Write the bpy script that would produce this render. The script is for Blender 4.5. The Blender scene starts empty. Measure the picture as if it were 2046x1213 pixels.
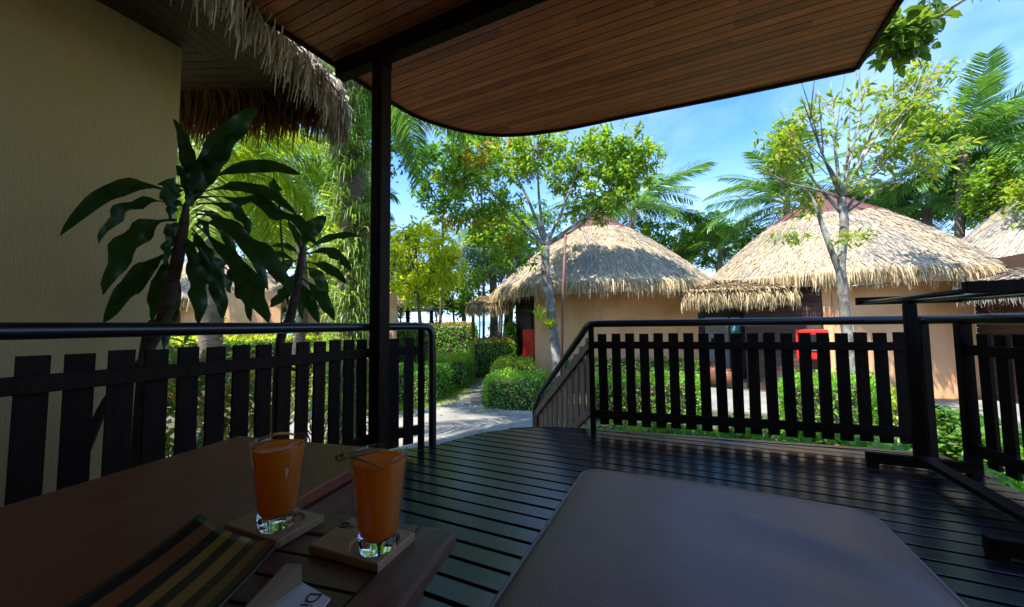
import bpy, math, random
import numpy as np
from mathutils import Vector, Matrix, noise

sc = bpy.context.scene
COL = sc.collection
R = math.radians
PI = math.pi

# ------------------------------------------------------------------ camera
EYE = np.array([0.0, 0.0, 0.95])
FPX = 735.35                       # focal length in pixels of a 2046 px wide picture
PITCH, ROLL, YAW = R(3.385), R(-0.671), R(-24.904)
_r = np.array([math.cos(YAW), -math.sin(YAW), 0.0])
_f = np.array([math.sin(YAW) * math.cos(PITCH), math.cos(YAW) * math.cos(PITCH), math.sin(PITCH)])
_u = np.cross(_r, _f)
_r2 = math.cos(ROLL) * _r + math.sin(ROLL) * _u
_u2 = -math.sin(ROLL) * _r + math.cos(ROLL) * _u
cam_d = bpy.data.cameras.new("camera")
cam = bpy.data.objects.new("camera", cam_d)
COL.objects.link(cam)
cam.matrix_world = Matrix(((_r2[0], _u2[0], -_f[0], EYE[0]), (_r2[1], _u2[1], -_f[1], EYE[1]),
                           (_r2[2], _u2[2], -_f[2], EYE[2]), (0, 0, 0, 1)))
cam_d.sensor_width = 36.0
cam_d.lens = 36.0 * FPX / 2046.0
cam_d.clip_start = 0.02
cam_d.clip_end = 12000
sc.camera = cam

# ------------------------------------------------------------------ light, sky, exposure
SUN_EL = 60.0
SUN_HEAD = 22.0                    # compass heading (from +y towards +x) the light travels to
d_sun = np.array([math.sin(R(SUN_HEAD)) * math.cos(R(SUN_EL)), math.cos(R(SUN_HEAD)) * math.cos(R(SUN_EL)), -math.sin(R(SUN_EL))])
sun_d = bpy.data.lights.new("sun", 'SUN')
sun_d.energy = 3.9
sun_d.angle = R(0.53)
sun_d.color = (1.0, 0.95, 0.86)
sun = bpy.data.objects.new("sun", sun_d)
COL.objects.link(sun)
sun.rotation_euler = Vector(d_sun).to_track_quat('-Z', 'Y').to_euler()
sun.location = (0, 0, 30)

world = bpy.data.worlds.new("World")
sc.world = world
world.use_nodes = True
wn, wl = world.node_tree.nodes, world.node_tree.links
bg = wn['Background']
sky = wn.new('ShaderNodeTexSky')
sky.sky_type = 'NISHITA'
sky.sun_disc = False
sky.sun_elevation = R(SUN_EL)
sky.sun_rotation = R(SUN_HEAD + 180.0)
sky.air_density = 1.0
sky.dust_density = 0.6
sky.ozone_density = 1.6
tc = wn.new('ShaderNodeTexCoord')
mp = wn.new('ShaderNodeMapping')
mp.inputs['Scale'].default_value = (1.0, 1.0, 2.6)
nz = wn.new('ShaderNodeTexNoise')
nz.inputs['Scale'].default_value = 2.1
nz.inputs['Detail'].default_value = 8.0
nz.inputs['Roughness'].default_value = 0.55
nz.inputs['Distortion'].default_value = 0.5
cr = wn.new('ShaderNodeValToRGB')
cr.color_ramp.elements[0].position = 0.42
cr.color_ramp.elements[1].position = 0.78
sep = wn.new('ShaderNodeSeparateXYZ')
hz = wn.new('ShaderNodeMapRange')
hz.inputs['From Min'].default_value = 0.02
hz.inputs['From Max'].default_value = 0.42
hz.inputs['To Min'].default_value = 0.55
hz.inputs['To Max'].default_value = 0.0
mx = wn.new('ShaderNodeMath'); mx.operation = 'MAXIMUM'
mul = wn.new('ShaderNodeMath'); mul.operation = 'MULTIPLY'; mul.inputs[1].default_value = 0.55
mix = wn.new('ShaderNodeMix'); mix.data_type = 'RGBA'
mix.inputs['B'].default_value = (3.9, 4.7, 5.6, 1)
wl.new(tc.outputs['Generated'], mp.inputs['Vector'])
wl.new(mp.outputs['Vector'], nz.inputs['Vector'])
wl.new(nz.outputs['Fac'], cr.inputs['Fac'])
wl.new(tc.outputs['Generated'], sep.inputs['Vector'])
wl.new(sep.outputs['Z'], hz.inputs['Value'])
wl.new(cr.outputs['Color'], mul.inputs[0])
wl.new(mul.outputs[0], mx.inputs[0])
wl.new(hz.outputs['Result'], mx.inputs[1])
wl.new(mx.outputs[0], mix.inputs['Factor'])
tint = wn.new('ShaderNodeMix'); tint.data_type = 'RGBA'; tint.blend_type = 'MULTIPLY'
tint.inputs['Factor'].default_value = 1.0
tint.inputs['B'].default_value = (0.42, 0.74, 1.16, 1)
wl.new(sky.outputs['Color'], tint.inputs['A'])
wl.new(tint.outputs['Result'], mix.inputs['A'])
wl.new(mix.outputs['Result'], bg.inputs['Color'])
bg.inputs['Strength'].default_value = 0.15

sc.view_settings.view_transform = 'Standard'
sc.view_settings.look = 'None'
sc.view_settings.gamma = 1.0
sc.view_settings.use_curve_mapping = False
sc.view_settings.exposure = 1.5
sc.cycles.max_bounces = 10
sc.cycles.diffuse_bounces = 5
sc.cycles.glossy_bounces = 4
sc.cycles.transmission_bounces = 10
sc.cycles.transparent_max_bounces = 12
sc.cycles.sample_clamp_indirect = 6.0

rng = np.random.default_rng(7)
random.seed(7)


# ------------------------------------------------------------------ picture -> place helpers (survey of the photograph)
def ray(px, py):
    return _r2 * ((px - 1023.0) / FPX) - _u2 * ((py - 606.5) / FPX) + _f


def W(px, py, depth):
    return ray(px, py) * depth + EYE


def G(px, py, z):
    d = ray(px, py)
    return d * ((z - EYE[2]) / d[2]) + EYE


def L2(lat, depth, z=0.0):          # sideways and forward metres from the camera's place
    c, s = math.cos(YAW), math.sin(YAW)
    return np.array([lat * c + depth * s, -lat * s + depth * c, z])


def P2(px, depth, z=0.0):
    return L2((px - 1023.0) / FPX * depth, depth, z)


# ------------------------------------------------------------------ materials
MATS = {}


def _nodes(name):
    m = bpy.data.materials.new(name)
    m.use_nodes = True
    MATS[name] = m
    return m, m.node_tree.nodes, m.node_tree.links, m.node_tree.nodes['Principled BSDF']


def _coord(n, l, scale, obj=True, rot=(0, 0, 0)):
    t = n.new('ShaderNodeTexCoord')
    mpn = n.new('ShaderNodeMapping')
    mpn.inputs['Scale'].default_value = scale
    mpn.inputs['Rotation'].default_value = rot
    l.new(t.outputs['Object'], mpn.inputs['Vector'])
    return mpn


def surf(name, c1, c2, rough=0.6, scale=(1, 1, 1), nscale=6.0, detail=6.0, bump=0.1, bscale=None, dist=0.02, spec=0.5,
         island=0.0, rot=(0, 0, 0), coat=0.0, objrand=0.0, c3=None, blotch=2.0, rough_var=0.0, metallic=0.0):
    m, n, l, b = _nodes(name)
    mpn = _coord(n, l, scale, rot=rot)
    if objrand:
        oi = n.new('ShaderNodeObjectInfo')
        cmb = n.new('ShaderNodeVectorMath'); cmb.operation = 'ADD'
        sc_ = n.new('ShaderNodeVectorMath'); sc_.operation = 'SCALE'; sc_.inputs['Scale'].default_value = 37.0
        l.new(oi.outputs['Random'], sc_.inputs[0])
        l.new(mpn.outputs['Vector'], cmb.inputs[0]); l.new(sc_.outputs['Vector'], cmb.inputs[1])
        vec = cmb.outputs['Vector']
    else:
        vec = mpn.outputs['Vector']
    t = n.new('ShaderNodeTexNoise')
    t.inputs['Scale'].default_value = nscale
    t.inputs['Detail'].default_value = detail
    t.inputs['Roughness'].default_value = 0.62
    l.new(vec, t.inputs['Vector'])
    r = n.new('ShaderNodeValToRGB')
    r.color_ramp.elements[0].position = 0.3
    r.color_ramp.elements[1].position = 0.7
    r.color_ramp.elements[0].color = (*c1, 1)
    r.color_ramp.elements[1].color = (*c2, 1)
    l.new(t.outputs['Fac'], r.inputs['Fac'])
    col = r.outputs['Color']
    if c3 is not None:
        t2 = n.new('ShaderNodeTexNoise')
        t2.inputs['Scale'].default_value = blotch
        t2.inputs['Detail'].default_value = 5.0
        mp2 = _coord(n, l, (1, 1, 1))
        l.new(mp2.outputs['Vector'], t2.inputs['Vector'])
        r2 = n.new('ShaderNodeValToRGB')
        r2.color_ramp.elements[0].position = 0.48
        r2.color_ramp.elements[1].position = 0.68
        l.new(t2.outputs['Fac'], r2.inputs['Fac'])
        mxx = n.new('ShaderNodeMix'); mxx.data_type = 'RGBA'
        l.new(r2.outputs['Color'], mxx.inputs['Factor'])
        l.new(col, mxx.inputs['A'])
        mxx.inputs['B'].default_value = (*c3, 1)
        col = mxx.outputs['Result']
    amt = max(island, objrand)
    if amt:
        hsv = n.new('ShaderNodeHueSaturation')
        if island:
            src = n.new('ShaderNodeNewGeometry').outputs['Random Per Island']
        else:
            src = oi.outputs['Random']
        mr = n.new('ShaderNodeMapRange')
        mr.inputs['To Min'].default_value = 1.0 - amt
        mr.inputs['To Max'].default_value = 1.0 + amt
        l.new(src, mr.inputs['Value'])
        l.new(mr.outputs['Result'], hsv.inputs['Value'])
        l.new(col, hsv.inputs['Color'])
        col = hsv.outputs['Color']
    l.new(col, b.inputs['Base Color'])
    b.inputs['Roughness'].default_value = rough
    b.inputs['Specular IOR Level'].default_value = spec
    b.inputs['Coat Weight'].default_value = coat
    b.inputs['Metallic'].default_value = metallic
    if rough_var:
        mr2 = n.new('ShaderNodeMapRange')
        mr2.inputs['To Min'].default_value = rough - rough_var
        mr2.inputs['To Max'].default_value = rough + rough_var
        l.new(t.outputs['Fac'], mr2.inputs['Value'])
        l.new(mr2.outputs['Result'], b.inputs['Roughness'])
    if bump:
        bn = n.new('ShaderNodeBump')
        bn.inputs['Strength'].default_value = bump
        bn.inputs['Distance'].default_value = dist
        if bscale:
            t3 = n.new('ShaderNodeTexNoise')
            t3.inputs['Scale'].default_value = bscale
            t3.inputs['Detail'].default_value = 4.0
            l.new(vec, t3.inputs['Vector'])
            l.new(t3.outputs['Fac'], bn.inputs['Height'])
        else:
            l.new(t.outputs['Fac'], bn.inputs['Height'])
        l.new(bn.outputs['Normal'], b.inputs['Normal'])
    return m


def leafmat(name, cols, trans=0.45, rough=0.42, tgain=1.5, spec=0.4, ty=(1.15, 1.1, 0.5)):
    """leaf: colours spread over single leaves, light passes through"""
    m, n, l, b = _nodes(name)
    g = n.new('ShaderNodeNewGeometry')
    r = n.new('ShaderNodeValToRGB')
    r.color_ramp.interpolation = 'LINEAR'
    els = r.color_ramp.elements
    while len(els) < len(cols):
        els.new(0.5)
    for i, c in enumerate(cols):
        els[i].position = i / (len(cols) - 1)
        els[i].color = (*c, 1)
    l.new(g.outputs['Random Per Island'], r.inputs['Fac'])
    l.new(r.outputs['Color'], b.inputs['Base Color'])
    b.inputs['Roughness'].default_value = rough
    b.inputs['Specular IOR Level'].default_value = spec
    tr = n.new('ShaderNodeBsdfTranslucent')
    mm = n.new('ShaderNodeMix'); mm.data_type = 'RGBA'; mm.blend_type = 'MULTIPLY'
    mm.inputs['Factor'].default_value = 1.0
    mm.inputs['B'].default_value = (ty[0] * tgain, ty[1] * tgain, ty[2] * tgain, 1)
    l.new(r.outputs['Color'], mm.inputs['A'])
    l.new(mm.outputs['Result'], tr.inputs['Color'])
    ms = n.new('ShaderNodeMixShader')
    ms.inputs['Fac'].default_value = trans
    l.new(b.outputs['BSDF'], ms.inputs[1])
    l.new(tr.outputs['BSDF'], ms.inputs[2])
    l.new(ms.outputs['Shader'], n['Material Output'].inputs['Surface'])
    return m


def plain(name, c, rough=0.5, **kw):
    m, n, l, b = _nodes(name)
    b.inputs['Base Color'].default_value = (*c, 1)
    b.inputs['Roughness'].default_value = rough
    for k, v in kw.items():
        b.inputs[k].default_value = v
    return m


DK = surf('dark_stained_wood', (0.012, 0.0060, 0.0036), (0.023, 0.0120, 0.007), 0.6, (1, 1, 0.12), 40, 6, 0.12, objrand=0.3, spec=0.10)
DKM = surf('dark_painted_tube', (0.014, 0.010, 0.009), (0.020, 0.015, 0.013), 0.28, nscale=60, bump=0.02, spec=0.5)
DECK = surf('deck_wood', (0.010, 0.010, 0.012), (0.024, 0.024, 0.029), 0.24, (0.25, 9, 9), 9, 7, 0.05, dist=0.003, objrand=0.4, spec=0.95, rough_var=0.06)
SOFF = surf('soffit_wood', (0.23, 0.060, 0.018), (0.50, 0.148, 0.046), 0.48, (0.5, 11, 11), 5, 7, 0.1, dist=0.005, objrand=0.36, spec=0.4)
SOFB = surf('soffit_backing', (0.008, 0.005, 0.004), (0.012, 0.008, 0.006), 0.8)
SOFD = surf('old_soffit_wood', (0.045, 0.022, 0.012), (0.085, 0.043, 0.024), 0.6, (1, 1, 1), 9, 7, 0.15, dist=0.005, objrand=0.2, c3=(0.075, 0.045, 0.026))
PLAST = surf('combed_plaster', (0.62, 0.455, 0.19), (0.75, 0.565, 0.26), 0.9, (1, 26, 1.6), 9, 8, 0.5, dist=0.012, c3=(0.66, 0.51, 0.25), blotch=1.3)
PEACH = surf('peach_render', (0.76, 0.385, 0.175), (0.84, 0.45, 0.22), 0.9, nscale=3, detail=8, bump=0.15, bscale=60, dist=0.01, c3=(0.66, 0.325, 0.145), blotch=1.1)
PLANK = surf('plank_wall_wood', (0.050, 0.025, 0.018), (0.085, 0.045, 0.032), 0.6, (0.6, 0.6, 7), 8, 6, 0.15, objrand=0.25)
PLANKD = surf('dark_plank_wood', (0.022, 0.017, 0.016), (0.045, 0.034, 0.030), 0.5, (0.6, 0.6, 7), 8, 6, 0.15, objrand=0.25)
THATCH = surf('thatch', (0.37, 0.290, 0.180), (0.53, 0.435, 0.285), 0.85, (1, 1, 1), 5, 6, 0.2, island=0.42, c3=(0.33, 0.28, 0.22), blotch=1.1, spec=0.25)
THATCHG = surf('grey_thatch', (0.40, 0.34, 0.26), (0.56, 0.48, 0.37), 0.85, (1, 1, 1), 5, 6, 0.2, island=0.40, c3=(0.30, 0.27, 0.24), blotch=0.9, spec=0.25)
THATCHF = surf('thatch_fringe_straw', (0.30, 0.21, 0.11), (0.60, 0.47, 0.26), 0.85, (1, 1, 1), 5, 6, 0.2, island=0.55, spec=0.25)
MAROON = surf('maroon_cap', (0.085, 0.026, 0.022), (0.135, 0.046, 0.038), 0.8, (1, 1, 1), 6, 6, 0.3, dist=0.02, c3=(0.16, 0.072, 0.06), blotch=1.2)
CONC = surf('concrete_paving', (0.23, 0.215, 0.19), (0.33, 0.31, 0.28), 0.85, nscale=2.2, detail=9, bump=0.25, bscale=90, dist=0.01, c3=(0.20, 0.19, 0.165), blotch=0.8)
GRASS_G = surf('lawn_soil', (0.045, 0.06, 0.018), (0.085, 0.10, 0.03), 0.95, nscale=5, detail=8, bump=0.4, bscale=40, dist=0.03, c3=(0.12, 0.095, 0.06), blotch=0.5)
REDBOX = surf('red_enamel', (0.62, 0.018, 0.014), (0.70, 0.025, 0.018), 0.32, nscale=3, bump=0.0)
VINYL = surf('brown_vinyl', (0.150, 0.076, 0.070), (0.215, 0.115, 0.108), 0.38, nscale=5, detail=9, bump=0.35, bscale=210, dist=0.003, spec=0.6, c3=(0.19, 0.092, 0.078), blotch=3.0, rough_var=0.06)
PIPE = surf('vinyl_piping', (0.20, 0.15, 0.135), (0.27, 0.21, 0.19), 0.45, nscale=20, bump=0.1)
TABLE = surf('table_wood', (0.15, 0.047, 0.020), (0.25, 0.084, 0.037), 0.38, (7, 0.55, 3), 7, 7, 0.1, dist=0.004, spec=0.32, c3=(0.17, 0.055, 0.024), blotch=2.5)
TSLAT = surf('slatted_table_wood', (0.080, 0.034, 0.020), (0.150, 0.066, 0.038), 0.38, (0.6, 8, 3), 8, 7, 0.15, dist=0.004, objrand=0.18)
TEDGE = surf('table_edge_wood', (0.085, 0.036, 0.022), (0.170, 0.080, 0.048), 0.38, (10, 0.5, 3), 9, 7, 0.25, dist=0.004)
COAST = surf('coaster_wood', (0.30, 0.17, 0.085), (0.42, 0.25, 0.13), 0.5, (1.2, 9, 3), 9, 6, 0.1, dist=0.003)
BURN = plain('burnt_mark', (0.05, 0.022, 0.01), 0.7)
PAPER = surf('napkin_paper', (0.62, 0.58, 0.50), (0.72, 0.68, 0.60), 0.9, nscale=8, bump=0.1)
PAPERB = surf('kraft_card', (0.40, 0.28, 0.17), (0.48, 0.34, 0.21), 0.9, nscale=8, bump=0.1)
INK = plain('print_ink', (0.035, 0.02, 0.045), 0.6)
STRAW_O = surf('dried_orange', (0.45, 0.13, 0.015), (0.60, 0.22, 0.03), 0.5, nscale=40, bump=0.2)
STICK = surf('cinnamon_stick', (0.16, 0.055, 0.02), (0.26, 0.10, 0.035), 0.6, nscale=40, bump=0.3)
BARK = surf('pale_bark', (0.085, 0.070, 0.052), (0.27, 0.24, 0.19), 0.9, (1, 1, 0.45), 13, 9, 0.8, dist=0.025, c3=(0.46, 0.44, 0.39), blotch=5)
BARKD = surf('dark_bark', (0.07, 0.05, 0.035), (0.15, 0.115, 0.08), 0.95, (1, 1, 0.5), 12, 8, 0.6, dist=0.02)
PALMT = surf('palm_trunk_bark', (0.12, 0.085, 0.055), (0.27, 0.20, 0.14), 0.95, (1, 1, 5), 6, 7, 0.6, dist=0.03, c3=(0.08, 0.075, 0.04), blotch=3)
DRACT = surf('dracaena_bark', (0.055, 0.032, 0.022), (0.115, 0.068, 0.045), 0.85, (1, 1, 6), 8, 6, 0.5, dist=0.01)
RUST = surf('rusty_pole', (0.13, 0.045, 0.035), (0.19, 0.075, 0.055), 0.6, nscale=10, bump=0.1)
REDWOOD = surf('weathered_rail_wood', (0.17, 0.085, 0.055), (0.29, 0.155, 0.105), 0.6, (1, 1, 0.15), 30, 6, 0.2, objrand=0.18)
WATER = surf('sea_water', (0.13, 0.34, 0.42), (0.18, 0.42, 0.50), 0.12, nscale=0.02, bump=0.3, bscale=0.6, dist=0.2)
SANDM = surf('beach_sand', (0.55, 0.48, 0.36), (0.66, 0.58, 0.45), 0.95, nscale=1, bump=0.2)
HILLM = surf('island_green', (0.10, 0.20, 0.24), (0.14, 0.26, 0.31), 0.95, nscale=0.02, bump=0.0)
POT = surf('terracotta', (0.15, 0.055, 0.026), (0.23, 0.09, 0.045), 0.5, nscale=8, bump=0.1)
GREY = surf('grey_door_paint', (0.26, 0.25, 0.23), (0.31, 0.30, 0.28), 0.6, nscale=6, bump=0.05)
TERR = surf('terracotta_step', (0.48, 0.27, 0.15), (0.60, 0.36, 0.22), 0.85, nscale=6, bump=0.1)
BLUEG = plain('blue_glass_panel', (0.10, 0.46, 0.62), 0.12, **{'Specular IOR Level': 0.6})
BLACK = plain('black_plastic', (0.01, 0.01, 0.01), 0.4)
WHITE = plain('white_label', (0.75, 0.75, 0.75), 0.5)
TWIG = surf('hedge_twigs', (0.035, 0.028, 0.016), (0.06, 0.05, 0.028), 0.95, nscale=20, bump=0.3)

LF_T1 = leafmat('almond_leaf', [(0.07, 0.17, 0.016), (0.13, 0.28, 0.02), (0.21, 0.36, 0.026), (0.30, 0.41, 0.035), (0.10, 0.23, 0.02), (0.26, 0.34, 0.035), (0.16, 0.32, 0.024)], 0.45)
LF_T1R = leafmat('rusty_leaf', [(0.12, 0.19, 0.02), (0.24, 0.24, 0.025), (0.32, 0.19, 0.03), (0.17, 0.25, 0.025), (0.34, 0.24, 0.03), (0.12, 0.20, 0.02)], 0.42, ty=(1.2, 1.0, 0.5))
LF_T2 = leafmat('sparse_leaf', [(0.09, 0.19, 0.018), (0.18, 0.30, 0.024), (0.29, 0.38, 0.03), (0.24, 0.36, 0.03), (0.36, 0.30, 0.03), (0.14, 0.26, 0.022), (0.20, 0.33, 0.03)], 0.45)
LF_NEAR = leafmat('near_branch_leaf', [(0.05, 0.10, 0.014), (0.09, 0.17, 0.02), (0.14, 0.22, 0.025), (0.06, 0.12, 0.015)], 0.45)
LF_YEL = leafmat('lime_leaf', [(0.30, 0.42, 0.025), (0.46, 0.54, 0.04), (0.56, 0.58, 0.05), (0.26, 0.38, 0.025), (0.50, 0.50, 0.04)], 0.5, tgain=1.7)
LF_GRN = leafmat('green_leaf', [(0.045, 0.125, 0.016), (0.085, 0.21, 0.024), (0.14, 0.28, 0.03), (0.055, 0.15, 0.018)], 0.4)
LF_DRK = leafmat('deep_green_leaf', [(0.022, 0.070, 0.018), (0.045, 0.125, 0.028), (0.07, 0.165, 0.036), (0.03, 0.09, 0.02)], 0.3)
LF_BLU = leafmat('wispy_needle', [(0.05, 0.11, 0.07), (0.09, 0.17, 0.10), (0.12, 0.20, 0.11), (0.05, 0.12, 0.06)], 0.3, ty=(1, 1.05, 0.8))
LF_HED = leafmat('hedge_leaf', [(0.08, 0.22, 0.02), (0.14, 0.33, 0.026), (0.22, 0.42, 0.035), (0.09, 0.24, 0.022), (0.30, 0.47, 0.045)], 0.42, rough=0.35, tgain=1.9)
LF_HEO = leafmat('orange_tip_leaf', [(0.05, 0.12, 0.016), (0.10, 0.19, 0.02), (0.50, 0.22, 0.04), (0.62, 0.30, 0.07), (0.40, 0.32, 0.05), (0.09, 0.16, 0.02)], 0.4, ty=(1.1, 1.0, 0.6))
LF_HEY = leafmat('yellow_tip_leaf', [(0.12, 0.24, 0.02), (0.30, 0.42, 0.03), (0.46, 0.50, 0.04), (0.20, 0.34, 0.025)], 0.4)
LF_CRO = leafmat('croton_leaf', [(0.05, 0.12, 0.015), (0.06, 0.15, 0.02), (0.40, 0.16, 0.02), (0.08, 0.18, 0.02), (0.05, 0.12, 0.015), (0.40, 0.33, 0.04), (0.06, 0.14, 0.015)], 0.45, ty=(1.2, 1.0, 0.4))
LF_GRA = leafmat('grass_blade', [(0.05, 0.10, 0.018), (0.10, 0.18, 0.025), (0.14, 0.22, 0.03)], 0.4)
LF_FERN = leafmat('fern_leaf', [(0.13, 0.27, 0.035), (0.24, 0.40, 0.06), (0.36, 0.48, 0.11), (0.11, 0.22, 0.035), (0.42, 0.42, 0.18)], 0.48)
LF_PALM = leafmat('palm_leaflet', [(0.055, 0.15, 0.035), (0.10, 0.22, 0.045), (0.16, 0.30, 0.065), (0.065, 0.17, 0.035)], 0.38, rough=0.3)
LF_PALMY = leafmat('sunlit_palm_leaflet', [(0.16, 0.28, 0.02), (0.28, 0.38, 0.025), (0.36, 0.42, 0.03), (0.12, 0.24, 0.02)], 0.5)
LF_PALMB = leafmat('bluish_palm_leaflet', [(0.06, 0.15, 0.07), (0.11, 0.22, 0.10), (0.15, 0.27, 0.12), (0.08, 0.17, 0.08)], 0.35, rough=0.28, ty=(1, 1.05, 0.7))
DRAC = leafmat('dracaena_leaf', [(0.011, 0.036, 0.010), (0.021, 0.058, 0.015), (0.032, 0.080, 0.020), (0.016, 0.046, 0.012)], 0.24, rough=0.36, tgain=1.7)
RACH = plain('palm_rib', (0.26, 0.26, 0.06), 0.5)


def glass_mat():
    m, n, l, b = _nodes('clear_glass')
    b.inputs['Base Color'].default_value = (0.97, 0.99, 0.98, 1)
    b.inputs['Roughness'].default_value = 0.0
    b.inputs['IOR'].default_value = 1.46
    b.inputs['Transmission Weight'].default_value = 1.0
    return m


def juice_mat():
    m, n, l, b = _nodes('orange_juice')
    t = _coord(n, l, (1, 1, 1))
    nn = n.new('ShaderNodeTexNoise')
    nn.inputs['Scale'].default_value = 420
    nn.inputs['Detail'].default_value = 3
    l.new(t.outputs['Vector'], nn.inputs['Vector'])
    r = n.new('ShaderNodeValToRGB')
    r.color_ramp.elements[0].position = 0.3; r.color_ramp.elements[1].position = 0.75
    r.color_ramp.elements[0].color = (0.95, 0.29, 0.009, 1)
    r.color_ramp.elements[1].color = (0.98, 0.42, 0.019, 1)
    l.new(nn.outputs['Fac'], r.inputs['Fac'])
    l.new(r.outputs['Color'], b.inputs['Base Color'])
    b.inputs['Roughness'].default_value = 0.15
    tr = n.new('ShaderNodeBsdfTranslucent')
    l.new(r.outputs['Color'], tr.inputs['Color'])
    ms = n.new('ShaderNodeMixShader')
    ms.inputs['Fac'].default_value = 0.6
    l.new(b.outputs['BSDF'], ms.inputs[1]); l.new(tr.outputs['BSDF'], ms.inputs[2])
    l.new(ms.outputs['Shader'], n['Material Output'].inputs['Surface'])
    return m


GLASS, JUICE = glass_mat(), juice_mat()


def thin_glass():
    m, n, l, b = _nodes('thin_glass_wall')
    tb = n.new('ShaderNodeBsdfTransparent'); tb.inputs['Color'].default_value = (0.96, 0.98, 0.97, 1)
    gb = n.new('ShaderNodeBsdfGlossy'); gb.inputs['Roughness'].default_value = 0.02
    fr = n.new('ShaderNodeFresnel')
    ge = n.new('ShaderNodeNewGeometry'); mr = n.new('ShaderNodeMapRange')
    mr.inputs['To Min'].default_value = 1.45; mr.inputs['To Max'].default_value = 1 / 1.45
    l.new(ge.outputs['Backfacing'], mr.inputs['Value']); l.new(mr.outputs['Result'], fr.inputs['IOR'])
    ms = n.new('ShaderNodeMixShader')
    l.new(fr.outputs['Fac'], ms.inputs['Fac'])
    l.new(tb.outputs['BSDF'], ms.inputs[1]); l.new(gb.outputs['BSDF'], ms.inputs[2])
    l.new(ms.outputs['Shader'], n['Material Output'].inputs['Surface'])
    return m


THIN = thin_glass()


def stripe_mat():
    m, n, l, b = _nodes('striped_lacquer')
    u = n.new('ShaderNodeUVMap')
    s = n.new('ShaderNodeSeparateXYZ')
    l.new(u.outputs['UV'], s.inputs['Vector'])
    wob = n.new('ShaderNodeTexNoise'); wob.inputs['Scale'].default_value = 3.0
    l.new(u.outputs['UV'], wob.inputs['Vector'])
    a = n.new('ShaderNodeMath'); a.operation = 'MULTIPLY_ADD'; a.inputs[1].default_value = 0.03
    l.new(wob.outputs['Fac'], a.inputs[0]); l.new(s.outputs['X'], a.inputs[2])
    r = n.new('ShaderNodeValToRGB'); r.color_ramp.interpolation = 'CONSTANT'
    bands = [(0, (0.012, 0.014, 0.016)), (0.13, (0.22, 0.075, 0.027)), (0.27, (0.010, 0.018, 0.020)), (0.38, (0.29, 0.17, 0.03)), (0.48, (0.010, 0.022, 0.020)),
             (0.58, (0.29, 0.18, 0.037)), (0.70, (0.018, 0.020, 0.016)), (0.80, (0.22, 0.125, 0.03)), (0.90, (0.035, 0.028, 0.014))]
    els = r.color_ramp.elements
    while len(els) < len(bands):
        els.new(0.99)
    for i, (p, c) in enumerate(bands):
        els[i].position = p; els[i].color = (*c, 1)
    l.new(a.outputs[0], r.inputs['Fac'])
    fl = n.new('ShaderNodeTexNoise'); fl.inputs['Scale'].default_value = 14.0; fl.inputs['Detail'].default_value = 6
    l.new(u.outputs['UV'], fl.inputs['Vector'])
    mm = n.new('ShaderNodeMix'); mm.data_type = 'RGBA'; mm.blend_type = 'MULTIPLY'; mm.inputs['Factor'].default_value = 0.7
    l.new(r.outputs['Color'], mm.inputs['A']); l.new(fl.outputs['Color'], mm.inputs['B'])
    l.new(r.outputs['Color'], b.inputs['Base Color'])
    b.inputs['Roughness'].default_value = 0.3
    return m


STRIPE = stripe_mat()

# ------------------------------------------------------------------ object helpers
WLOC = {}


def thing(name, label, cat, loc=(0, 0, 0), group=None):
    o = bpy.data.objects.new(name, None)
    o.empty_display_size = 0.2
    COL.objects.link(o)
    o.location = loc
    o['label'] = label
    o['category'] = cat
    if group:
        o['group'] = group
    WLOC[o] = np.array(loc, float)
    return o


def tag(o, label, cat, group=None):
    o['label'] = label; o['category'] = cat
    if group:
        o['group'] = group
    return o


def struct(o):
    o['kind'] = 'structure'
    return o


def stuff(o):
    o['kind'] = 'stuff'
    return o


def new_mesh(name, verts, faces, smooth=False):
    me = bpy.data.meshes.new(name)
    if isinstance(faces, np.ndarray):
        nv, nf, k = len(verts), len(faces), faces.shape[1]
        me.vertices.add(nv)
        me.vertices.foreach_set('co', np.ascontiguousarray(verts, dtype=np.float32).ravel())
        me.loops.add(nf * k)
        me.loops.foreach_set('vertex_index', np.ascontiguousarray(faces, dtype=np.int32).ravel())
        me.polygons.add(nf)
        me.polygons.foreach_set('loop_start', np.arange(0, nf * k, k, dtype=np.int32))
        me.update(calc_edges=True)
    else:
        me.from_pydata([tuple(v) for v in verts], [], faces)
        me.update()
    if smooth:
        me.polygons.foreach_set('use_smooth', np.ones(len(me.polygons), dtype=bool))
    return me


def put(name, me, mat, parent=None, loc=None):
    """link one mesh object; vertices given in world space unless loc says where the mesh's own origin stands"""
    o = bpy.data.objects.new(name, me)
    COL.objects.link(o)
    if mat is not None and not me.materials:
        me.materials.append(mat)
    base = WLOC.get(parent, np.zeros(3)) if parent is not None else np.zeros(3)
    own = np.zeros(3) if loc is None else np.array(loc, float)
    if parent is not None:
        o.parent = parent
    o.location = own - base
    WLOC[o] = own
    return o


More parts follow.
